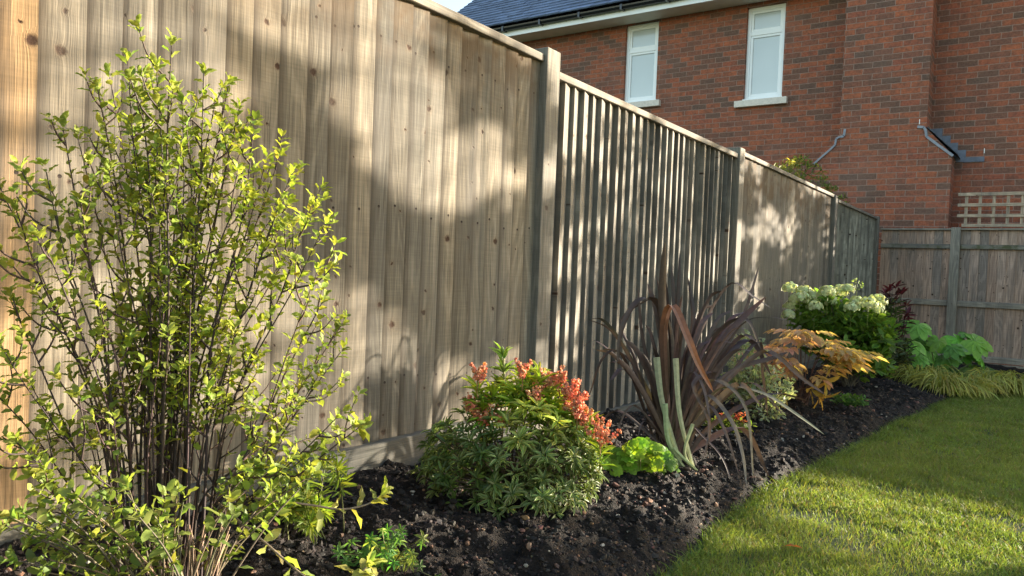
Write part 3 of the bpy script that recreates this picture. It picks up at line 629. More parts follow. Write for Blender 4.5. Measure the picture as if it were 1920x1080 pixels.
# --- the big golden-green bush in front of the fence on the left
def big_bush():
    bs = atD(300, 1075, 1.27); bs[2] = bed_z(bs[0], bs[1])-.01
    root = empty('shrub', bs, 'tall airy shrub with small golden green leaves on thin dark stems at the left', 'shrub')
    st = MB(); fo = MB()
    tips = [(328, 78), (236, 112), (178, 168), (382, 138), (422, 165), (452, 200), (400, 200), (112, 240), (88, 322), (2, 350), (25, 395), (478, 245), (530, 288), (600, 352), (618, 412), (548, 330), (592, 505), (648, 605), (640, 660), (200, 145), (290, 135), (342, 205), (72, 440), (24, 560), (8, 650), (2, 745), (502, 300), (562, 420), (612, 560), (262, 190), (150, 255), (300, 210), (360, 260), (430, 280), (240, 250), (330, 300), (400, 330), (460, 350), (200, 320), (520, 380), (280, 330), (150, 380), (672, 800), (600, 700), (560, 760), (30, 830), (70, 900), (640, 780)]
    for (tx, ty) in tips:
        tx += random.uniform(-6, 6); side = (tx-310)/320
        bx = 305+side*70+random.uniform(-38, 38); Db = 1.27+random.uniform(-.05, .05)
        Dt = 1.25+.0003*(tx-300)+random.uniform(-.10, .09); Dt = min(Dt, fenceD(tx, ty)-.05)
        by = 1068+random.uniform(-15, 15)
        p0 = atD(bx, by, Db); p0[2] = bed_z(p0[0], p0[1])-.02
        midx = bx+(tx-bx)*(.28 if ty < 500 else .4)+random.uniform(-12, 12); my = by+(ty-by)*(.5 if ty < 500 else .42)
        p1 = atD(bx+(tx-bx)*.12, by+(ty-by)*.24, Db*.7+Dt*.3); p2 = atD(midx, my, (Db+Dt)/2+random.uniform(-.03, .03)); p3 = atD(midx+(tx-midx)*.6+random.uniform(-12, 12), my+(ty-my)*.6, Dt*.8+Db*.2); p4 = atD(tx, ty, Dt)
        main = crv([p0, p1, p2, p3, p4], 20); L0 = np.linalg.norm(p4-p0)
        dk = jit(1, (.045, .028, .025), .35)[0]
        tube(st, main, np.linspace(.0026 if L0 > .5 else .0020, .0009, len(main))*random.uniform(.75, 1.2), 5, dk)
        n = len(main)
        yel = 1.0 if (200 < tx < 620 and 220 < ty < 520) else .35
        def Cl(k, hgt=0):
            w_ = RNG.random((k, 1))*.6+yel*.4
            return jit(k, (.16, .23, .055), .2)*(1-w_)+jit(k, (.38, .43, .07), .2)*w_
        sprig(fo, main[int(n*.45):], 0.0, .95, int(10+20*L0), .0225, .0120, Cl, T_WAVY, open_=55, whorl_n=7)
        ns = int(3+8*L0)
        for k in range(ns):
            t = .28+.70*(k+random.random())/ns; i = int(t*(n-1)); p = main[i]; d = nrm(main[min(i+1, n-1)]-main[i-1])
            side_ = rdir(1)[0]; side_ -= d*(side_@d); side_ = nrm(side_); side_[0] *= .6
            l = random.uniform(.04, .12)*(1.15-.5*t); e = p+d*l*.75+side_*l*.65+UPV*l*.12
            e[0] = max(e[0], FX+.03); mid = p+(d*.35+side_*.42)*l
            pth = crv([p, mid, e], 6); tube(st, pth, np.linspace(.0019, .0009, len(pth)), 4, dk*1.4)
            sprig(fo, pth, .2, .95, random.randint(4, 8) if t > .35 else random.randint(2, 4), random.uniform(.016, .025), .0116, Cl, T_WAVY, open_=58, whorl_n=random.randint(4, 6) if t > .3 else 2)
    # bare thin stems low down
    for k in range(14):
        bx = random.uniform(240, 375); p0 = atD(bx, 1070, 1.27+random.uniform(-.06, .06)); p0[2] = bed_z(p0[0], p0[1])-.02
        tx = bx+(bx-312)*random.uniform(.3, 1.1)+random.uniform(-20, 20); ty = random.uniform(520, 800); p2 = atD(tx, ty, 1.25+random.uniform(-.1, .07)); p1 = (p0+p2)/2+rdir(1)[0]*.02
        tube(st, crv([p0, p1, p2], 10), [.0026, .0011], 4, jit(1, (.035, .02, .02), .3)[0])
        sprig(fo, [p0, p1, p2], .55, 1, 5, .03, .0165, lambda k: jit(k, (.18, .22, .04), .2), T_WAVY)
    st.build('stems', BARK, root, smooth=True); fo.build('foliage', LEAF, root, smooth=True)
big_bush()

# --- broad-leaved shrub at its foot, with two long side shoots
def broad_shrub():
    bs = atD(330, 1180, 1.12); root = empty('shrub', bs, 'low broad leaved yellow green shrub spreading at the foot of the tall bush', 'shrub')
    st = MB(); fo = MB()
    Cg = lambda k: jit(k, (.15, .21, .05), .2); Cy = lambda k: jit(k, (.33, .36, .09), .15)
    for k in range(50):
        tx = random.uniform(-10, 590); ty = 900+abs(random.gauss(0, 1))*70+(30 if tx < 200 else 0); ty = min(ty, 1090)
        D = random.uniform(.98, 1.16)
        if tx > 450: ty = random.uniform(850, 960); D = 1.25
        p0 = atD(300+random.uniform(-60, 80), 1180, 1.13); p2 = atD(tx, ty, D); p1 = p0*.45+p2*.55+np.array([0, 0, .02])
        P = crv([p0, p1, p2], 10); tube(st, P, [.0019, .0009], 5, jit(1, (.10, .08, .05), .3)[0])
        Lf = random.uniform(.018, .028) if tx < 420 else .026
        sprig(fo, P, .35, 1.0, random.randint(7, 12), Lf, Lf*.5, Cg if random.random() < .5 else (lambda k: jit(k, (.21, .27, .06), .2)), T_WAVY if random.random() < .6 else T_ROUND, open_=60, whorl_n=4)
    for k in range(34):     # pale twiggy stems at the base
        bx = random.uniform(280, 420); p0 = atD(bx*.5+165, 1180, 1.13); p2 = atD(bx+random.uniform(-50, 50), random.uniform(970, 1020), 1.16)
        tube(st, crv([p0, (p0+p2)/2+rdir(1)[0]*.008, p2], 6), [.0021, .0012], 4, jit(1, (.20, .14, .09), .25)[0])
    # the two long shoots with yellow variegated leaves
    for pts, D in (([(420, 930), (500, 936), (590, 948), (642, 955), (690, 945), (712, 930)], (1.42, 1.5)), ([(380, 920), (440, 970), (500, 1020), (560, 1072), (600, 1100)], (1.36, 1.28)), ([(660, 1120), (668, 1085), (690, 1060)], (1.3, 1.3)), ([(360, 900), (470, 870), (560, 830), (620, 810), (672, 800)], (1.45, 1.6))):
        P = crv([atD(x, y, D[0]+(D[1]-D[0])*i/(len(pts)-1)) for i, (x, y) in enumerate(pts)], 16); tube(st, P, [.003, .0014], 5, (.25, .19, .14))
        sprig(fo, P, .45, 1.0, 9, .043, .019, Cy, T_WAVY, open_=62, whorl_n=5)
    st.build('stems', BARK, root, smooth=True); fo.build('foliage', LEAF, root, smooth=True)
broad_shrub()

# --- feathery plant with narrow whorled leaves
def feathery():
    bs, D = at_ground(575, 1010); root = empty('perennial', bs, 'feathery light green plant with whorls of narrow leaves beside the gravel board', 'plant')
    st = MB(); fo = MB()
    for k in range(15):
        tx = random.uniform(505, 640); ty = random.uniform(865, 985); p2 = atD(tx, ty, D+random.uniform(-.1, .05)); p0 = bs+RNG.normal(0, .03, 3)*[1, 1, 0]; P = crv([p0, (p0*.6+p2*.4)+[0, 0, .03], p2], 8)
        tube(st, P, .0016, 4, (.12, .13, .04))
        for t in (-1, -2, -3, -4): whorl(fo, P[t], nrm(P[-1]-P[-3]), 12, .036, .0055, jit(12, (.17, .24, .04), .2), T_NARROW, 62)
        whorl(fo, P[-1], nrm(P[-1]-P[-3]), 12, .024, .005, jit(12, (.36, .40, .06), .2), T_NARROW, 35)
    st.build('stems', BARK, root); fo.build('foliage', LEAF, root, smooth=True)
feathery()
def palmate(mb, P, N, R, C, lobes=7, wid=.42, span=300, rot=None, T=T_OVAL, droop=.15):
    """one hand-shaped leaf: lobes around P in the plane of N"""
    N = nrm(np.asarray(N, float)); a = nrm(np.cross(N, rdir(1)[0])) if rot is None else nrm(rot-N*(rot@N)); b = np.cross(N, a)
    an = np.radians(np.linspace(-span/2, span/2, lobes)); d = a*np.cos(an)[:, None]+b*np.sin(an)[:, None]-N*droop
    L = R*(1-.35*np.abs(an)/math.pi)*RNG.uniform(.9, 1.08, lobes)
    leaves(mb, np.repeat(P[None], lobes, 0)+N*RNG.uniform(0, .002, (lobes, 1)), d, np.repeat(N[None], lobes, 0), L, L*wid, np.clip(np.asarray(C)*RNG.uniform(.9, 1.1, (lobes, 1)), 0, 1), T)
def geranium():
    bs, D = at_ground(725, 1075); root = empty('perennial', bs, 'small clump of cut green leaves low in the soil at the bottom edge', 'plant')
    st = MB(); fo = MB()
    for k in range(85):
        tx = random.gauss(722, 32); ty = 1088-abs(random.gauss(0, 1))*28-30*max(0, 1-((tx-722)/70)**2); p = atD(tx, max(ty, 995), D+random.uniform(-.10, .06)); p[2] = max(p[2], bed_z(p[0], p[1])+.02)
        tube(st, crv([bs, (bs+p)/2+[0, 0, .015], p], 5), .0009, 3, (.14, .13, .05))
        palmate(fo, p, UPV*.8+RI*0-fw*.5+.5*rdir(1)[0], random.uniform(.016, .026), jit(1, (.10, .24, .05) if random.random() < .75 else (.22, .30, .07), .25)[0], 6, .34, 290, T=T_LANCE)
    st.build('stems', BARK, root); fo.build('foliage', LEAF, root, smooth=True)
geranium()

# --- pieris
def florets(mb, c, axis, ln, rad, k, col, size=.006):
    axis = nrm(np.asarray(axis, float)); t = RNG.random(k); r = rad*np.sqrt(RNG.random(k))*(1-.65*t); a = nrm(np.cross(axis, [.9, .3, .1])); b = np.cross(axis, a); th = RNG.uniform(0, 6.28, k)
    P = c+axis*(t*ln)[:, None]+(a*np.cos(th)[:, None]+b*np.sin(th)[:, None])*r[:, None]
    lumps(mb, P, RNG.uniform(.6, 1.2, k)*size, jit(k, col, .3, .1), 1.0)
def pieris():
    bs, D0 = at_ground(955, 935); root = empty('flowering_shrub', bs, 'rounded evergreen shrub with variegated leaves and coral pink flower sprays', 'shrub')
    st = MB(); fo = MB(); cx, cy = 955, 850
    D0 = D0+.02; spx = FPX/D0
    def dome(k):
        o = []
        while len(o) < k:
            d = rdir(1)[0]
            if d@fw > .45 or d[2] < -.55: continue
            r = random.uniform(.8, 1.1) if random.random() < .75 else random.uniform(.45, .8)
            ux = d@RI; uz = d[2]; ex = .245 if ux > 0 else .25
            top = .17+.09*math.exp(-((ux-.25)/.5)**2)
            p = atD(960, 850, D0)+RI*(ux*ex*r)+UPV*((top if uz > 0 else .17)*uz*r-.03)-np.array([fw[0], fw[1], 0])*(-(d@fw)*.20*r)
            if p[0] < FX+.05: continue
            if p[2] < bed_z(p[0], p[1])+.01: continue
            o.append((p, d))
        return o
    hub = bs+[0, 0, .05]
    for (p, d) in dome(360):
        rel = (p[2]-bs[2])/.4
        ax = nrm(d*.8+UPV*.75)
        if random.random() < .4: tube(st, crv([hub+rdir(1)[0]*.03, (hub+p)/2+[0, 0, -.01], p], 6), .0019, 4, (.10, .07, .04))
        right = ((p-EYE)@RI)/((p-EYE)@fw)*FPX+960 > 930  # upper right leaves coloured yellower and brighter, as if sunlit
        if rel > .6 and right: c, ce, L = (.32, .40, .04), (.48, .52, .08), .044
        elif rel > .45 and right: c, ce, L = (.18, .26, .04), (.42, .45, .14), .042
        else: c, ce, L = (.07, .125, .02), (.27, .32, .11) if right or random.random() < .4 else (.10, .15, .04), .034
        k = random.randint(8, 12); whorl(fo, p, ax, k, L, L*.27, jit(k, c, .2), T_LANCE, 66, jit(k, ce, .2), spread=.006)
    # the taller leading shoot
    b0 = atD(935, 790, D0); e = atD(944, 672, D0-.02); P = crv([b0, (b0+e)/2+[.01, 0, 0], e], 10); tube(st, P, .0028, 5, (.25, .25, .08))
    for q, L in ((3, .05), (5, .055), (8, .05), (10, .045)): whorl(fo, P[min(q, len(P)-1)], UPV, 12, L, L*.22, jit(12, (.12, .24, .035), .2), T_LANCE, 48 if q < 9 else 32, jit(12, (.26, .36, .07), .2))
    for (x, y) in ((897, 735), (905, 770), (968, 735), (1000, 740), (1040, 760), (1075, 790), (1100, 800), (1010, 720), (985, 765), (1020, 775), (1050, 785), (960, 760), (1030, 745), (990, 715), (925, 745), (1125, 850)):
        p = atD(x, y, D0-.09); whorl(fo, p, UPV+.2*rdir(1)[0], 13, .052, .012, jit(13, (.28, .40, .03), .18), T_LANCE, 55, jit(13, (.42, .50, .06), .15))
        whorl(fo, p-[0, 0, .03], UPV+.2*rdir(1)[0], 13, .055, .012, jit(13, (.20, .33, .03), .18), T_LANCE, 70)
    fl = [(900, 705, 1), (978, 700, .9), (1020, 715, 1.1), (1045, 725, 1.2), (1065, 745, 1.2), (1005, 745, .9), (1080, 760, 1), (905, 785, 1.5), (885, 765, .9), (1098, 785, .9), (1130, 822, 1.5), (1010, 770, .8), (948, 790, .7), (1065, 775, .9), (1085, 775, .9)]
    for (x, y, s) in fl:
        c = MB(); p = atD(x+random.uniform(-5, 5), y+6, D0-.10+random.uniform(-.03, .03)); s = s*1.0
        for k in range(int(7*s+2)):
            ax = nrm(UPV+.75*rdir(1)[0]*[1, 1, .3]); ln = random.uniform(.032, .052)*s; q0 = p+rdir(1)[0]*.012*s
            tube(c, [q0, q0+ax*ln], .0009, 3, (.40, .13, .06)); florets(c, q0+ax*ln*.2, ax, ln*.85, .010, 20, (.78, .30, .17) if random.random() < .65 else (.82, .40, .22), .0036)
        tube(c, [p-[0, 0, .04], p], .0018, 4, (.3, .2, .08))
        c.build('flower_spray', PETAL, root)
    st.build('stems', BARK, root); fo.build('foliage', LEAF_GLOSS, root, smooth=True)
pieris()

# --- lime heuchera
def heuchera():
    bs, D = at_ground(1200, 892); root = empty('perennial', bs, 'low mound of rounded lime green leaves between the shrub and the sword leaves', 'plant')
    fo = MB(); st = MB()
    for k in range(90):
        tx = random.gauss(1196, 36); tx = min(max(tx, 1125), 1262); h = max(0, 1-((tx-1200)/80)**2); ty = 895-random.random()*70*h-4
        p = atD(tx, ty, D+random.uniform(-.05, .10)); p[2] = max(p[2], bed_z(p[0], p[1])+.02)
        tube(st, crv([bs, (bs+p)/2, p], 4), .0011, 3, (.2, .2, .05))
        palmate(fo, p, UPV*.9-fw*.7+.6*rdir(1)[0], random.uniform(.026, .040), jit(1, (.25, .40, .04) if tx < 1235 else (.15, .27, .06), .18)[0], 7, .75, 320, T=T_ROUND, droop=.1)
    st.build('stems', BARK, root); fo.build('foliage', LEAF, root, smooth=True)
heuchera()

# --- bronze phormium
def phormium():
    bs, D = at_ground(1268, 868); root = empty('flax_plant', bs, 'bronze purple flax plant with long arching sword leaves', 'plant')
    mb = MB(); B = (1262, 862); dk = (.050, .032, .030); gr = (.098, .066, .062)
    K = [([(1250, 700), (1243, 560), (1247, 452)], .056, -.06, (.035, .02, .016), (.045, .026, .018)), ([(1256, 700), (1250, 580), (1240, 490)], .04, .02, dk, dk), ([(1262, 720), (1270, 600), (1275, 470)], .03, .02, dk, dk), ([(1262, 700), (1266, 600), (1259, 500)], .035, .03, dk, dk), ([(1225, 730), (1205, 630), (1196, 535)], .026, -.02, dk, (.05, .03, .03)),
         ([(1245, 690), (1236, 575), (1195, 565), (1165, 620), (1158, 690)], .034, -.05, dk, (.09, .06, .05)), ([(1215, 760), (1185, 680), (1145, 620), (1100, 598)], .016, -.05, gr, gr), ([(1205, 760), (1165, 665), (1130, 672), (1104, 745)], .018, .0, dk, dk),
         ([(1215, 740), (1180, 690), (1120, 640), (1092, 650)], .012, .05, dk, gr), ([(1222, 780), (1200, 700), (1160, 660), (1110, 655)], .014, .02, dk, gr), ([(1220, 770), (1190, 670), (1165, 600), (1235, 550)], .02, .06, dk, gr),
         ([(1290, 700), (1330, 590), (1372, 532), (1410, 555), (1448, 580)], .026, .04, gr, (.03, .02, .02)), ([(1310, 720), (1370, 620), (1436, 556)], .044, .0, gr, (.085, .04, .03)), ([(1320, 720), (1390, 600), (1424, 497)], .022, .08, dk, gr),
         ([(1300, 700), (1350, 620), (1400, 600), (1428, 660)], .032, .02, dk, dk), ([(1330, 740), (1385, 690), (1445, 672), (1478, 660)], .028, -.02, gr, dk), ([(1330, 750), (1400, 680), (1445, 660), (1500, 706), (1548, 740)], .026, -.10, gr, gr),
         ([(1310, 780), (1355, 728), (1430, 738), (1490, 775), (1546, 815)], .030, -.16, gr, (.26, .25, .15)), ([(1300, 760), (1340, 700), (1300, 720), (1330, 790), (1322, 858)], .024, -.16, gr, gr), ([(1300, 770), (1330, 742), (1372, 790), (1392, 850), (1400, 912)], .022, -.2, gr, (.2, .17, .15)),
         ([(1300, 780), (1330, 760), (1360, 810), (1386, 892)], .018, -.15, gr, gr), ([(1290, 800), (1320, 820), (1355, 860), (1376, 918)], .014, -.12, dk, gr), ([(1300, 740), (1350, 715), (1400, 770), (1413, 905)], .02, -.2, gr, (.17, .15, .14)),
         ([(1270, 790), (1295, 700), (1320, 730), (1330, 800), (1318, 862)], .017, -.14, gr, gr), ([(1330, 700), (1390, 610), (1440, 595), (1482, 602)], .012, .05, dk, dk), ([(1240, 820), (1190, 760), (1160, 800), (1152, 850)], .012, -.05, gr, gr), ([(1250, 830), (1210, 790), (1195, 820)], .012, -.07, gr, gr),
         ([(1290, 720), (1300, 640), (1330, 560), (1360, 545)], .03, .06, gr, dk), ([(1285, 690), (1300, 600), (1290, 520)], .03, .08, dk, dk), ([(1350, 730), (1420, 640), (1430, 700), (1440, 780)], .02, .04, dk, gr)]
    def go(pts, wd, dD, c0, c1):
        m = len(pts); P = [atD(B[0]+random.uniform(-26, 26), B[1]+random.uniform(-8, 4), D)]; P[0][2] = bed_z(P[0][0], P[0][1])-.01
        P += [atD(x, y, D+dD*(i+1)/m) for i, (x, y) in enumerate(pts)]
        P = [np.array([max(q[0], FX+.03), q[1], q[2]]) for q in P]
        blade(mb, P, wd*.72, c0, c1, .3, 20, side=nrm(RI*random.uniform(.6, 1)+fw*random.uniform(-.6, .6)))
    for a in K: go(*a)
    for k in range(44):
        an = random.gauss(6, 25); an = max(-62, min(72, an)); ln = random.uniform(170, 330)*(1 if abs(an) < 45 else .8); s, c = math.sin(math.radians(an)), math.cos(math.radians(an))
        x1, y1 = B[0]+s*ln*.35, B[1]-c*ln*.45; x2, y2 = B[0]+s*ln*.85, B[1]-c*ln*.85; dr = random.uniform(.1, .75)*ln*abs(s)+random.uniform(0, 20); x3, y3 = x2+s*ln*.35+random.uniform(-8, 8), y2-c*ln*.25+dr
        go([(x1, y1), (x2, y2), (x3, y3)], random.uniform(.016, .036), random.uniform(-.16, .12), jit(1, dk if random.random() < .6 else gr, .25)[0], jit(1, gr, .3)[0])
    mb.build('foliage', SWORD, root, smooth=True)
    o = MB(); P = [atD(1262, 855, D), atD(1247, 700, D-.08), atD(1246, 610, D-.12), atD(1262, 574, D-.15), atD(1290, 635, D-.19), atD(1310, 685, D-.2), atD(1338, 736, D-.2)]
    blade(o, P, .032, (.06, .042, .042), (.25, .09, .035), .3, 28, side=nrm(RI+.2*fw)); tag(o.build('bent_leaf', SWORD, root), 'broad bent leaf turning orange towards its tip')
    for (x0, x1, y1, x2, y2, wd) in ((1262, 1243, 760, 1231, 670, .024), (1285, 1275, 780, 1267, 672, .021), (1270, 1254, 830, 1247, 757, .020), (1290, 1284, 850, 1299, 795, .014), (1300, 1282, 860, 1262, 840, .016)):
        c = MB(); q0 = atD(x0+18, 898, D-.09); q0[2] = bed_z(q0[0], q0[1])
        P = crv([q0, atD(x1, y1, D-.12), atD(x2, y2, D-.13)], 10); T = nrm(np.gradient(P, axis=0)); S = nrm(RI-T*(T@RI)[:, None]); N = np.cross(T, S); h = wd/2*np.linspace(.55, 1, len(P))[:, None]
        V = np.stack([P-S*h, P+N*.004, P+S*h, P-N*.003], 1).reshape(-1, 3); i = np.arange(len(P)-1)[:, None]*4; j = np.arange(4)[None]; F = np.stack([i+j, i+(j+1) % 4, i+4+(j+1) % 4, i+4+j], -1).reshape(-1, 4)
        m = len(V); c.add(V, [F, np.array([(m-4, m-3, m-2, m-1)])], jit(1, (.36, .42, .25), .08)[0]*np.ones(3)); c.build('cut_leaf', SWORD, root)
phormium()

# --- variegated small-leaved shrub
def cloud_shrub(px, py, name, label, cat, cloud, n, L, W, C, CE, T, mt, Dj=.15, stems=14, open_=60, sc_=(.1, .08, .05), whorls=4, r=.004):
    bs, D = at_ground(px, py); root = empty(name, bs, label, cat); st = MB(); fo = MB()
    for k in range(n):
        cx, cy, rx, ry = random.choices(cloud, [c[2]*c[3] for c in cloud])[0]; a = random.uniform(0, 6.28); q = math.sqrt(random.random())
        x, y = cx+rx*q*math.cos(a), cy+ry*q*math.sin(a); p = atD(x, y, D+random.uniform(-Dj, Dj)*(1-.5*q)); p[0] = max(p[0], FX+.04); p[2] = max(p[2], bed_z(p[0], p[1])+.02)
        if k < stems or k % 9 == 0: tube(st, crv([bs+RNG.normal(0, .02, 3)*[1, 1, 0], (bs*.55+p*.45)+[0, 0, .02], p], 7), [r, r*.35], 4, sc_)
        ax = nrm(UPV+.9*rdir(1)[0]+(p-bs)*.6); whorl(fo, p, ax, whorls+random.randint(0, 2), L, W, C(whorls+2)[:0] if False else C(1)[0]*RNG.uniform(.8, 1.2, (1, 1)), T, open_, None if CE is None else CE(1)[0], spread=L*.4) if False else None
        kk = whorls+random.randint(0, 2); whorl(fo, p, ax, kk, L, W, C(kk), T, open_, None if CE is None else CE(kk), spread=L*.5)
    st.build('stems', BARK, root); fo.build('foliage', mt, root, smooth=True); return root, D, bs
cloud_shrub(1425, 792, 'shrub', 'pale variegated shrub with tiny cream edged leaves behind the sword leaves', 'shrub',
            [(1405, 690, 42, 55), (1440, 730, 45, 45), (1440, 765, 42, 24), (1400, 655, 22, 30), (1385, 720, 25, 40)], 330, .030, .014, lambda k: jit(k, (.20, .26, .12), .2), lambda k: jit(k, (.48, .50, .34), .15), T_OVAL, LEAF, .12)
tiny_, _d, _b = cloud_shrub(1362, 818, 'perennial', 'tiny plant with red young tips and green leaves under the sword leaves', 'plant', [(1372, 797, 36, 14), (1350, 800, 24, 12)], 60, .026, .012, lambda k: jit(k, (.12, .18, .035), .25), lambda k: jit(k, (.18, .22, .05), .2), T_OVAL, LEAF, .05, 4)
mb = MB()
for k in range(24):
    q = atD(random.choice((1350, 1362, 1378, 1390))+random.uniform(-7, 7), 784+random.uniform(-6, 7), _d); whorl(mb, q, UPV+.5*rdir(1)[0], 5, .020, .008, jit(5, (.50, .13, .08), .2), T_LANCE, 50); tube(mb, [_b, q], .0009, 3, (.2, .1, .05))
mb.build('young_shoots', LEAF, tiny_)
# --- orange autumn shrub
def autumn():
    bs, D = at_ground(1502, 760); root = empty('shrub', bs, 'autumn coloured shrub with tiers of orange and yellow pointed leaves', 'shrub'); st = MB(); fo = MB()
    def Cc(k, x):
        f = np.clip((x-1440)/130+RNG.normal(0, .25, (k, 1)), 0, 1); return jit(k, (.58, .33, .24), .18)*(1-f)+jit(k, (.62, .44, .15), .18)*f
    tiers = [(1470, 640, 40, 10), (1500, 625, 30, 8), (1450, 662, 30, 12), (1500, 665, 55, 14), (1545, 650, 45, 12), (1560, 675, 35, 12), (1520, 695, 40, 10), (1470, 690, 35, 12), (1580, 662, 24, 8)]
    for k in range(78):
        cx, cy, rx, ry = random.choice(tiers); x = cx+random.uniform(-rx, rx); y = cy+random.uniform(-ry, ry); p = atD(x, y, D+random.uniform(-.28, .15))
        out = nrm(nrm((p-bs)*[1, 1, 0]+1e-6)+RI*(x-1510)/90+.5*rdir(1)[0]*[1, 1, .2]-fw*.4)
        if k % 3 == 0: tube(st, crv([bs+RNG.normal(0, .03, 3)*[1, 1, 0], bs*.5+p*.5+[0, 0, .03], p], 7), [.004, .0015], 4, (.10, .05, .04))
        q = 7; t = np.linspace(0, 1, q)[:, None]; pos = p+out*t*.10-UPV*.01*t**2; sgn = np.where(np.arange(q) % 2, 1, -1)[:, None]; sd_ = nrm(np.cross(out, UPV))
        leaves(fo, pos, out*.55+sd_*sgn*.9*(1-t*.7)-UPV*.12, UPV+.45*rdir(q), RNG.uniform(.06, .095, q), RNG.uniform(.030, .042, q), Cc(q, x), T_LANCE)
    for (x, y) in ((1518, 728), (1545, 715), (1462, 735), (1535, 745)):
        p = atD(x, y, D-.2); tube(st, crv([bs+[0, 0, .1], p], 5), .002, 4, (.2, .12, .05)); whorl(fo, p, -UPV*.4+RI*.6-fw*.3, 5, .13, .045, jit(5, (.55, .36, .10), .15), T_OVAL, 60)
    st.build('stems', BARK, root); fo.build('foliage', LEAF, root, smooth=True)
autumn()
# --- hydrangea
hr, HD, hb = cloud_shrub(1592, 728, 'hydrangea', 'leafy hydrangea topped with creamy white flower heads by the side fence', 'shrub',
            [(1540, 590, 58, 30), (1600, 610, 62, 32), (1600, 660, 62, 36), (1550, 640, 50, 30), (1640, 630, 36, 42), (1625, 690, 40, 22)], 380, .085, .042, lambda k: jit(k, (.10, .20, .035), .3), lambda k: jit(k, (.17, .28, .045), .25), T_OVAL, LEAF, .3, 22, r=.006, whorls=4)
def flower_heads():
    for (x, y, s) in ((1480, 542, 1), (1500, 560, 1.1), (1484, 575, .9), (1478, 590, .7), (1520, 556, 1), (1538, 562, 1), (1552, 548, 1), (1575, 547, 1), (1588, 542, .8), (1605, 565, .75), (1596, 577, .8), (1628, 570, 1.1), (1645, 565, 1.1), (1640, 580, 1.1), (1528, 575, .9), (1560, 566, .8), (1508, 545, .8)):
        c = MB(); p = atD(x, y, HD+random.uniform(-.25, .05)); k = 95; d = rdir(k); d[:, 2] = np.abs(d[:, 2])*1.1-.3; P = p+d*RNG.uniform(.6, 1.25, (k, 1))*np.array([.058, .058, .058])*s
        a = nrm(np.cross(d, rdir(k))); b = np.cross(nrm(d), a); col = jit(k, (.58, .63, .36), .12, .04)
        for v in (a, b, -a, -b): leaves(c, P, v, nrm(d)+.1*rdir(k), .016, .013, col, T_NARROW)
        tube(c, [p-[0, 0, .16], p+[0, 0, .03]], .003, 4, (.16, .2, .05)); c.build('flower_head', PETAL, hr)
    c = MB(); p = atD(1607, 533, HD+.1); k = 70; d = rdir(k); leaves(c, p+d*.035, d, rdir(k), .014, .01, jit(k, (.30, .38, .12), .2), T_NARROW); tube(c, [p-[0, 0, .2], p], .003, 4, (.16, .2, .05)); c.build('flower_head', PETAL, hr)
flower_heads()
# --- dark red-tipped shrub behind
cloud_shrub(1668, 712, 'shrub', 'dark shrub with wine red shoots between the hydrangea and the hand shaped leaves', 'shrub',
            [(1672, 600, 18, 32), (1662, 655, 26, 36), (1690, 660, 16, 30), (1675, 690, 30, 16)], 150, .075, .024, lambda k: jit(k, (.045, .075, .028), .3), lambda k: jit(k, (.09, .10, .04), .3), T_LANCE, LEAF_GLOSS, .2, 12, r=.005)
def red_tips():
    bs, D = at_ground(1680, 712); root = empty('shrub', bs+[.05, .02, 0], 'upright shoots of dark wine red leaves in front of the back fence', 'shrub'); st = MB(); fo = MB()
    for (x, y) in ((1668, 545), (1680, 540), (1690, 552), (1660, 552), (1700, 575), (1695, 600), (1676, 570), (1655, 575), (1702, 592), (1688, 620), (1665, 610)):
        p = atD(x, y, D); tube(st, crv([bs, bs*.5+p*.5, p], 8), [.005, .002], 4, (.06, .03, .03)); whorl(fo, p, UPV+.5*rdir(1)[0], 6, .085, .03, jit(6, (.12, .022, .032), .25), T_LANCE, 55)
        whorl(fo, p-[0, 0, .07], UPV, 5, .08, .028, jit(5, (.07, .03, .03), .25), T_LANCE, 65)
    st.build('stems', BARK, root); fo.build('foliage', LEAF_GLOSS, root, smooth=True)
red_tips()
# --- fatsia
def fatsia():
    bs, D = at_ground(1772, 712); root = empty('fatsia', bs, 'big glossy hand shaped green leaves in front of the back fence post', 'plant'); st = MB(); fo = MB()
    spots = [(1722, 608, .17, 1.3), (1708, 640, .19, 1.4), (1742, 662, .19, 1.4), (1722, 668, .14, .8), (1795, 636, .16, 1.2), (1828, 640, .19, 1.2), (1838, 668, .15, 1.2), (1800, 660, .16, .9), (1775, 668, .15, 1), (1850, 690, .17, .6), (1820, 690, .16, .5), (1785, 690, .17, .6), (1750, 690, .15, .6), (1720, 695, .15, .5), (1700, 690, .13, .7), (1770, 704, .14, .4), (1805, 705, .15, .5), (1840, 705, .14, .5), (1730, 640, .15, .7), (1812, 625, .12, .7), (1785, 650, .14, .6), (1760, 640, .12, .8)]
    for (x, y, R, b) in spots:
        p = atD(x, y, D+random.uniform(-.2, .1)); tube(st, crv([bs+RNG.normal(0, .04, 3)*[1, 1, 0], (bs+p)/2, p], 8), [.006, .003], 5, (.12, .14, .05))
        N = UPV*.75-fw*.65+.45*rdir(1)[0]+RI*(x-1775)/160; rot = nrm(RI*(x-1775)/90-fw*.3-UPV*.35+1e-3)
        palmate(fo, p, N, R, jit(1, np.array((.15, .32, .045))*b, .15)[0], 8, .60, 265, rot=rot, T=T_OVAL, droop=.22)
    st.build('stems', BARK, root); fo.build('foliage', LEAF_GLOSS, root, smooth=True)
fatsia()
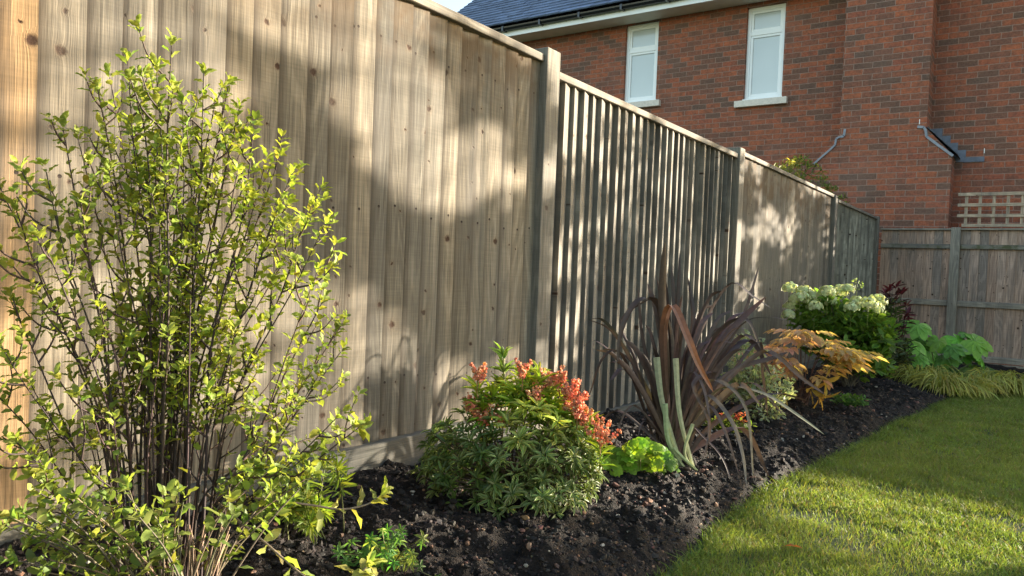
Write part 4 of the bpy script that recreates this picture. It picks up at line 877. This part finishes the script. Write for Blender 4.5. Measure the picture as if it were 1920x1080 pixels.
# --- golden grass along the bed
def golden_grass(px, py, spread, n, label):
    bs, D = at_ground(px, py); root = empty('ornamental_grass', bs, label, 'grass clump', 'clumps of golden grass along the back bed'); mb = MB()
    for k in range(n):
        a = random.uniform(0, 6.28); l = random.uniform(.10, .24)*spread; p0 = bs+np.array([math.cos(a), math.sin(a), 0])*random.uniform(0, .10); p0[2] = bed_z(p0[0], p0[1]); a += random.gauss(0, .5)
        o = np.array([math.cos(a), math.sin(a), 0]); up_ = random.uniform(.06, .16)*spread
        blade(mb, [p0, p0+o*l*.35+UPV*up_, p0+o*l*.8+UPV*up_*.85, p0+o*l*1.15+UPV*up_*.15], random.uniform(.006, .011), jit(1, (.26, .29, .06), .2)[0], jit(1, (.46, .42, .12), .2)[0], .2, 7)
    mb.build('foliage', GRASS, root)
for a in ((1722, 722, 1.0, 150, 'leftmost clump of arching golden grass, at the edge of the dark soil'), (1765, 738, 1.0, 150, 'golden grass clump in front of the big hand shaped leaves'), (1812, 742, 1.0, 150, 'golden grass clump at the lawn edge under the fence post'),
          (1860, 735, 1.1, 170, 'upright golden grass clump in front of the bottom fence rail'), (1905, 738, 1.1, 170, 'rightmost golden grass clump, cut by the picture edge'), (1750, 712, .9, 90, 'small pale grass tuft rising into the hand shaped leaves')): golden_grass(*a)
cloud_shrub(1592, 765, 'perennial', 'flat small green plant alone on the dark soil', 'plant', [(1580, 752, 22, 6), (1605, 756, 22, 7)], 60, .035, .016, lambda k: jit(k, (.10, .20, .05), .25), None, T_OVAL, LEAF, .12, 3)
# --- shrub beyond the side fence
def beyond():
    bs = np.array([-2.15, 8.3, .1]); root = empty('shrub', bs, 'yellow green shrub peeping over the top of the side fence against the brick wall', 'shrub'); st = MB(); fo = MB()
    for k in range(230):
        x = random.uniform(1450, 1632); y = 288+.45*(x-1394)+random.uniform(-26-18*math.sin(x*.05+1.2), 25)
        d = ray(x, y); p = EYE+d*((-1.95-random.uniform(0, .4))/d[0]); 
        if k % 5 == 0: tube(st, crv([bs+[random.uniform(-.1, .1), (p[1]-bs[1])*.6, 0], bs*.3+p*.7, p], 6), [.008, .002], 4, (.10, .07, .05))
        kk = 5; whorl(fo, p, UPV+.6*rdir(1)[0], kk, .062, .02, jit(kk, (.13, .17, .035) if x > 1500 else (.22, .22, .05), .3), T_LANCE, 55, spread=.03)
    st.build('stems', BARK, root); fo.build('foliage', LEAF, root, smooth=True)
beyond()
# --- fallen leaf on the lawn
d = ray(1484, 1024); D = 1.0
for _ in range(50): p = EYE+d*D; D += (lawn_z(p[1])+.022-p[2])/d[2]*.6
mb = MB(); leaves(mb, [p-RI*.02], [RI+.1*UPV], [UPV+.2*fw], [.05], [.018], [(.50, .17, .06)], T_WAVY); tag(mb.build('fallen_leaf', LEAF), 'single orange brown fallen leaf lying on the lawn', 'leaf')
mb = MB()
p_, D_ = at_ground(893, 938); leaves(mb, [p_+[0, 0, .012]], [RI+.2*UPV], [UPV-.5*fw], [.05], [.034], [(.25, .13, .04)], T_ROUND); tag(mb.build('fallen_leaf', LEAF), 'brown fallen leaf on the soil below the flowering shrub', 'leaf')

# ------------------------------------------------------------------ unseen trees to the right, leaf clumps placed to cast the dappled shade
def tree(base, label, spots, h):
    """spots: where the shade falls on the fence (pixel x, y), or ('g', x, y) on the lawn; then radius, leaves, x of the branch"""
    root = empty('tree', base, label, 'tree', 'unseen shade trees on the right of the lawn'); st = MB(); fo = MB(); top = np.array(base)+[0, 0, h]
    trunk = crv([base, np.array(base)+[.06, .03, h*.5], top], 10); tube(st, trunk, [.05, .02], 8, (.09, .07, .05))
    for sp in spots:
        if sp[0] == 'g': _, gx, gy, R, n, X0 = sp; F = np.array([gx, gy, lawn_z(gy)])
        else: x, y, r, n, X0 = sp; F = onX(x, y, FX); R = r/FPX*((F-EYE)@fw)
        s = (X0-F[0])/SD[0]; c = F+SD*s
        a = nrm(np.cross(SD, UPV)); b = np.cross(SD, a); th_ = RNG.uniform(0, 6.283, n); q = (np.sqrt(RNG.random(n))*np.array([np.cos(th_), np.sin(th_)])).T*R*1.05
        P = c+a*q[:, :1]*(.75 if sp[0] != 'g' else 1)+b*q[:, 1:]*(1 if sp[0] != 'g' else .35)+SD*RNG.uniform(-.35, .35, (n, 1))
        leaves(fo, P, rdir(n), SD+.8*rdir(n), RNG.uniform(.05, .09, n), RNG.uniform(.03, .05, n), jit(n, (.06, .10, .025), .25), T_OVAL)
        i = random.randint(4, 8); j = trunk[i]; tube(st, crv([j, j*.5+c*.5+[0, 0, .1], c], 8), [.014, .004], 5, (.09, .07, .05))
    st.build('trunk', BARK, root, smooth=True); fo.build('crown', LEAF, root)
tree(np.array([2.6, 6.2, .1]), 'unseen tree with leaf clumps placed to shade the fence, nearest of the trees beyond the right edge', SP1, 3.0)
tree(np.array([2.4, 9.3, .1]), 'unseen tree with open crown placed to shade fence and lawn, middle one beyond the right edge', SP2, 3.2)
tree(np.array([2.0, 12.2, .1]), 'unseen tree behind the back fence, dense crown placed to shade the side fence, beyond the right edge', SP3, 3.4)
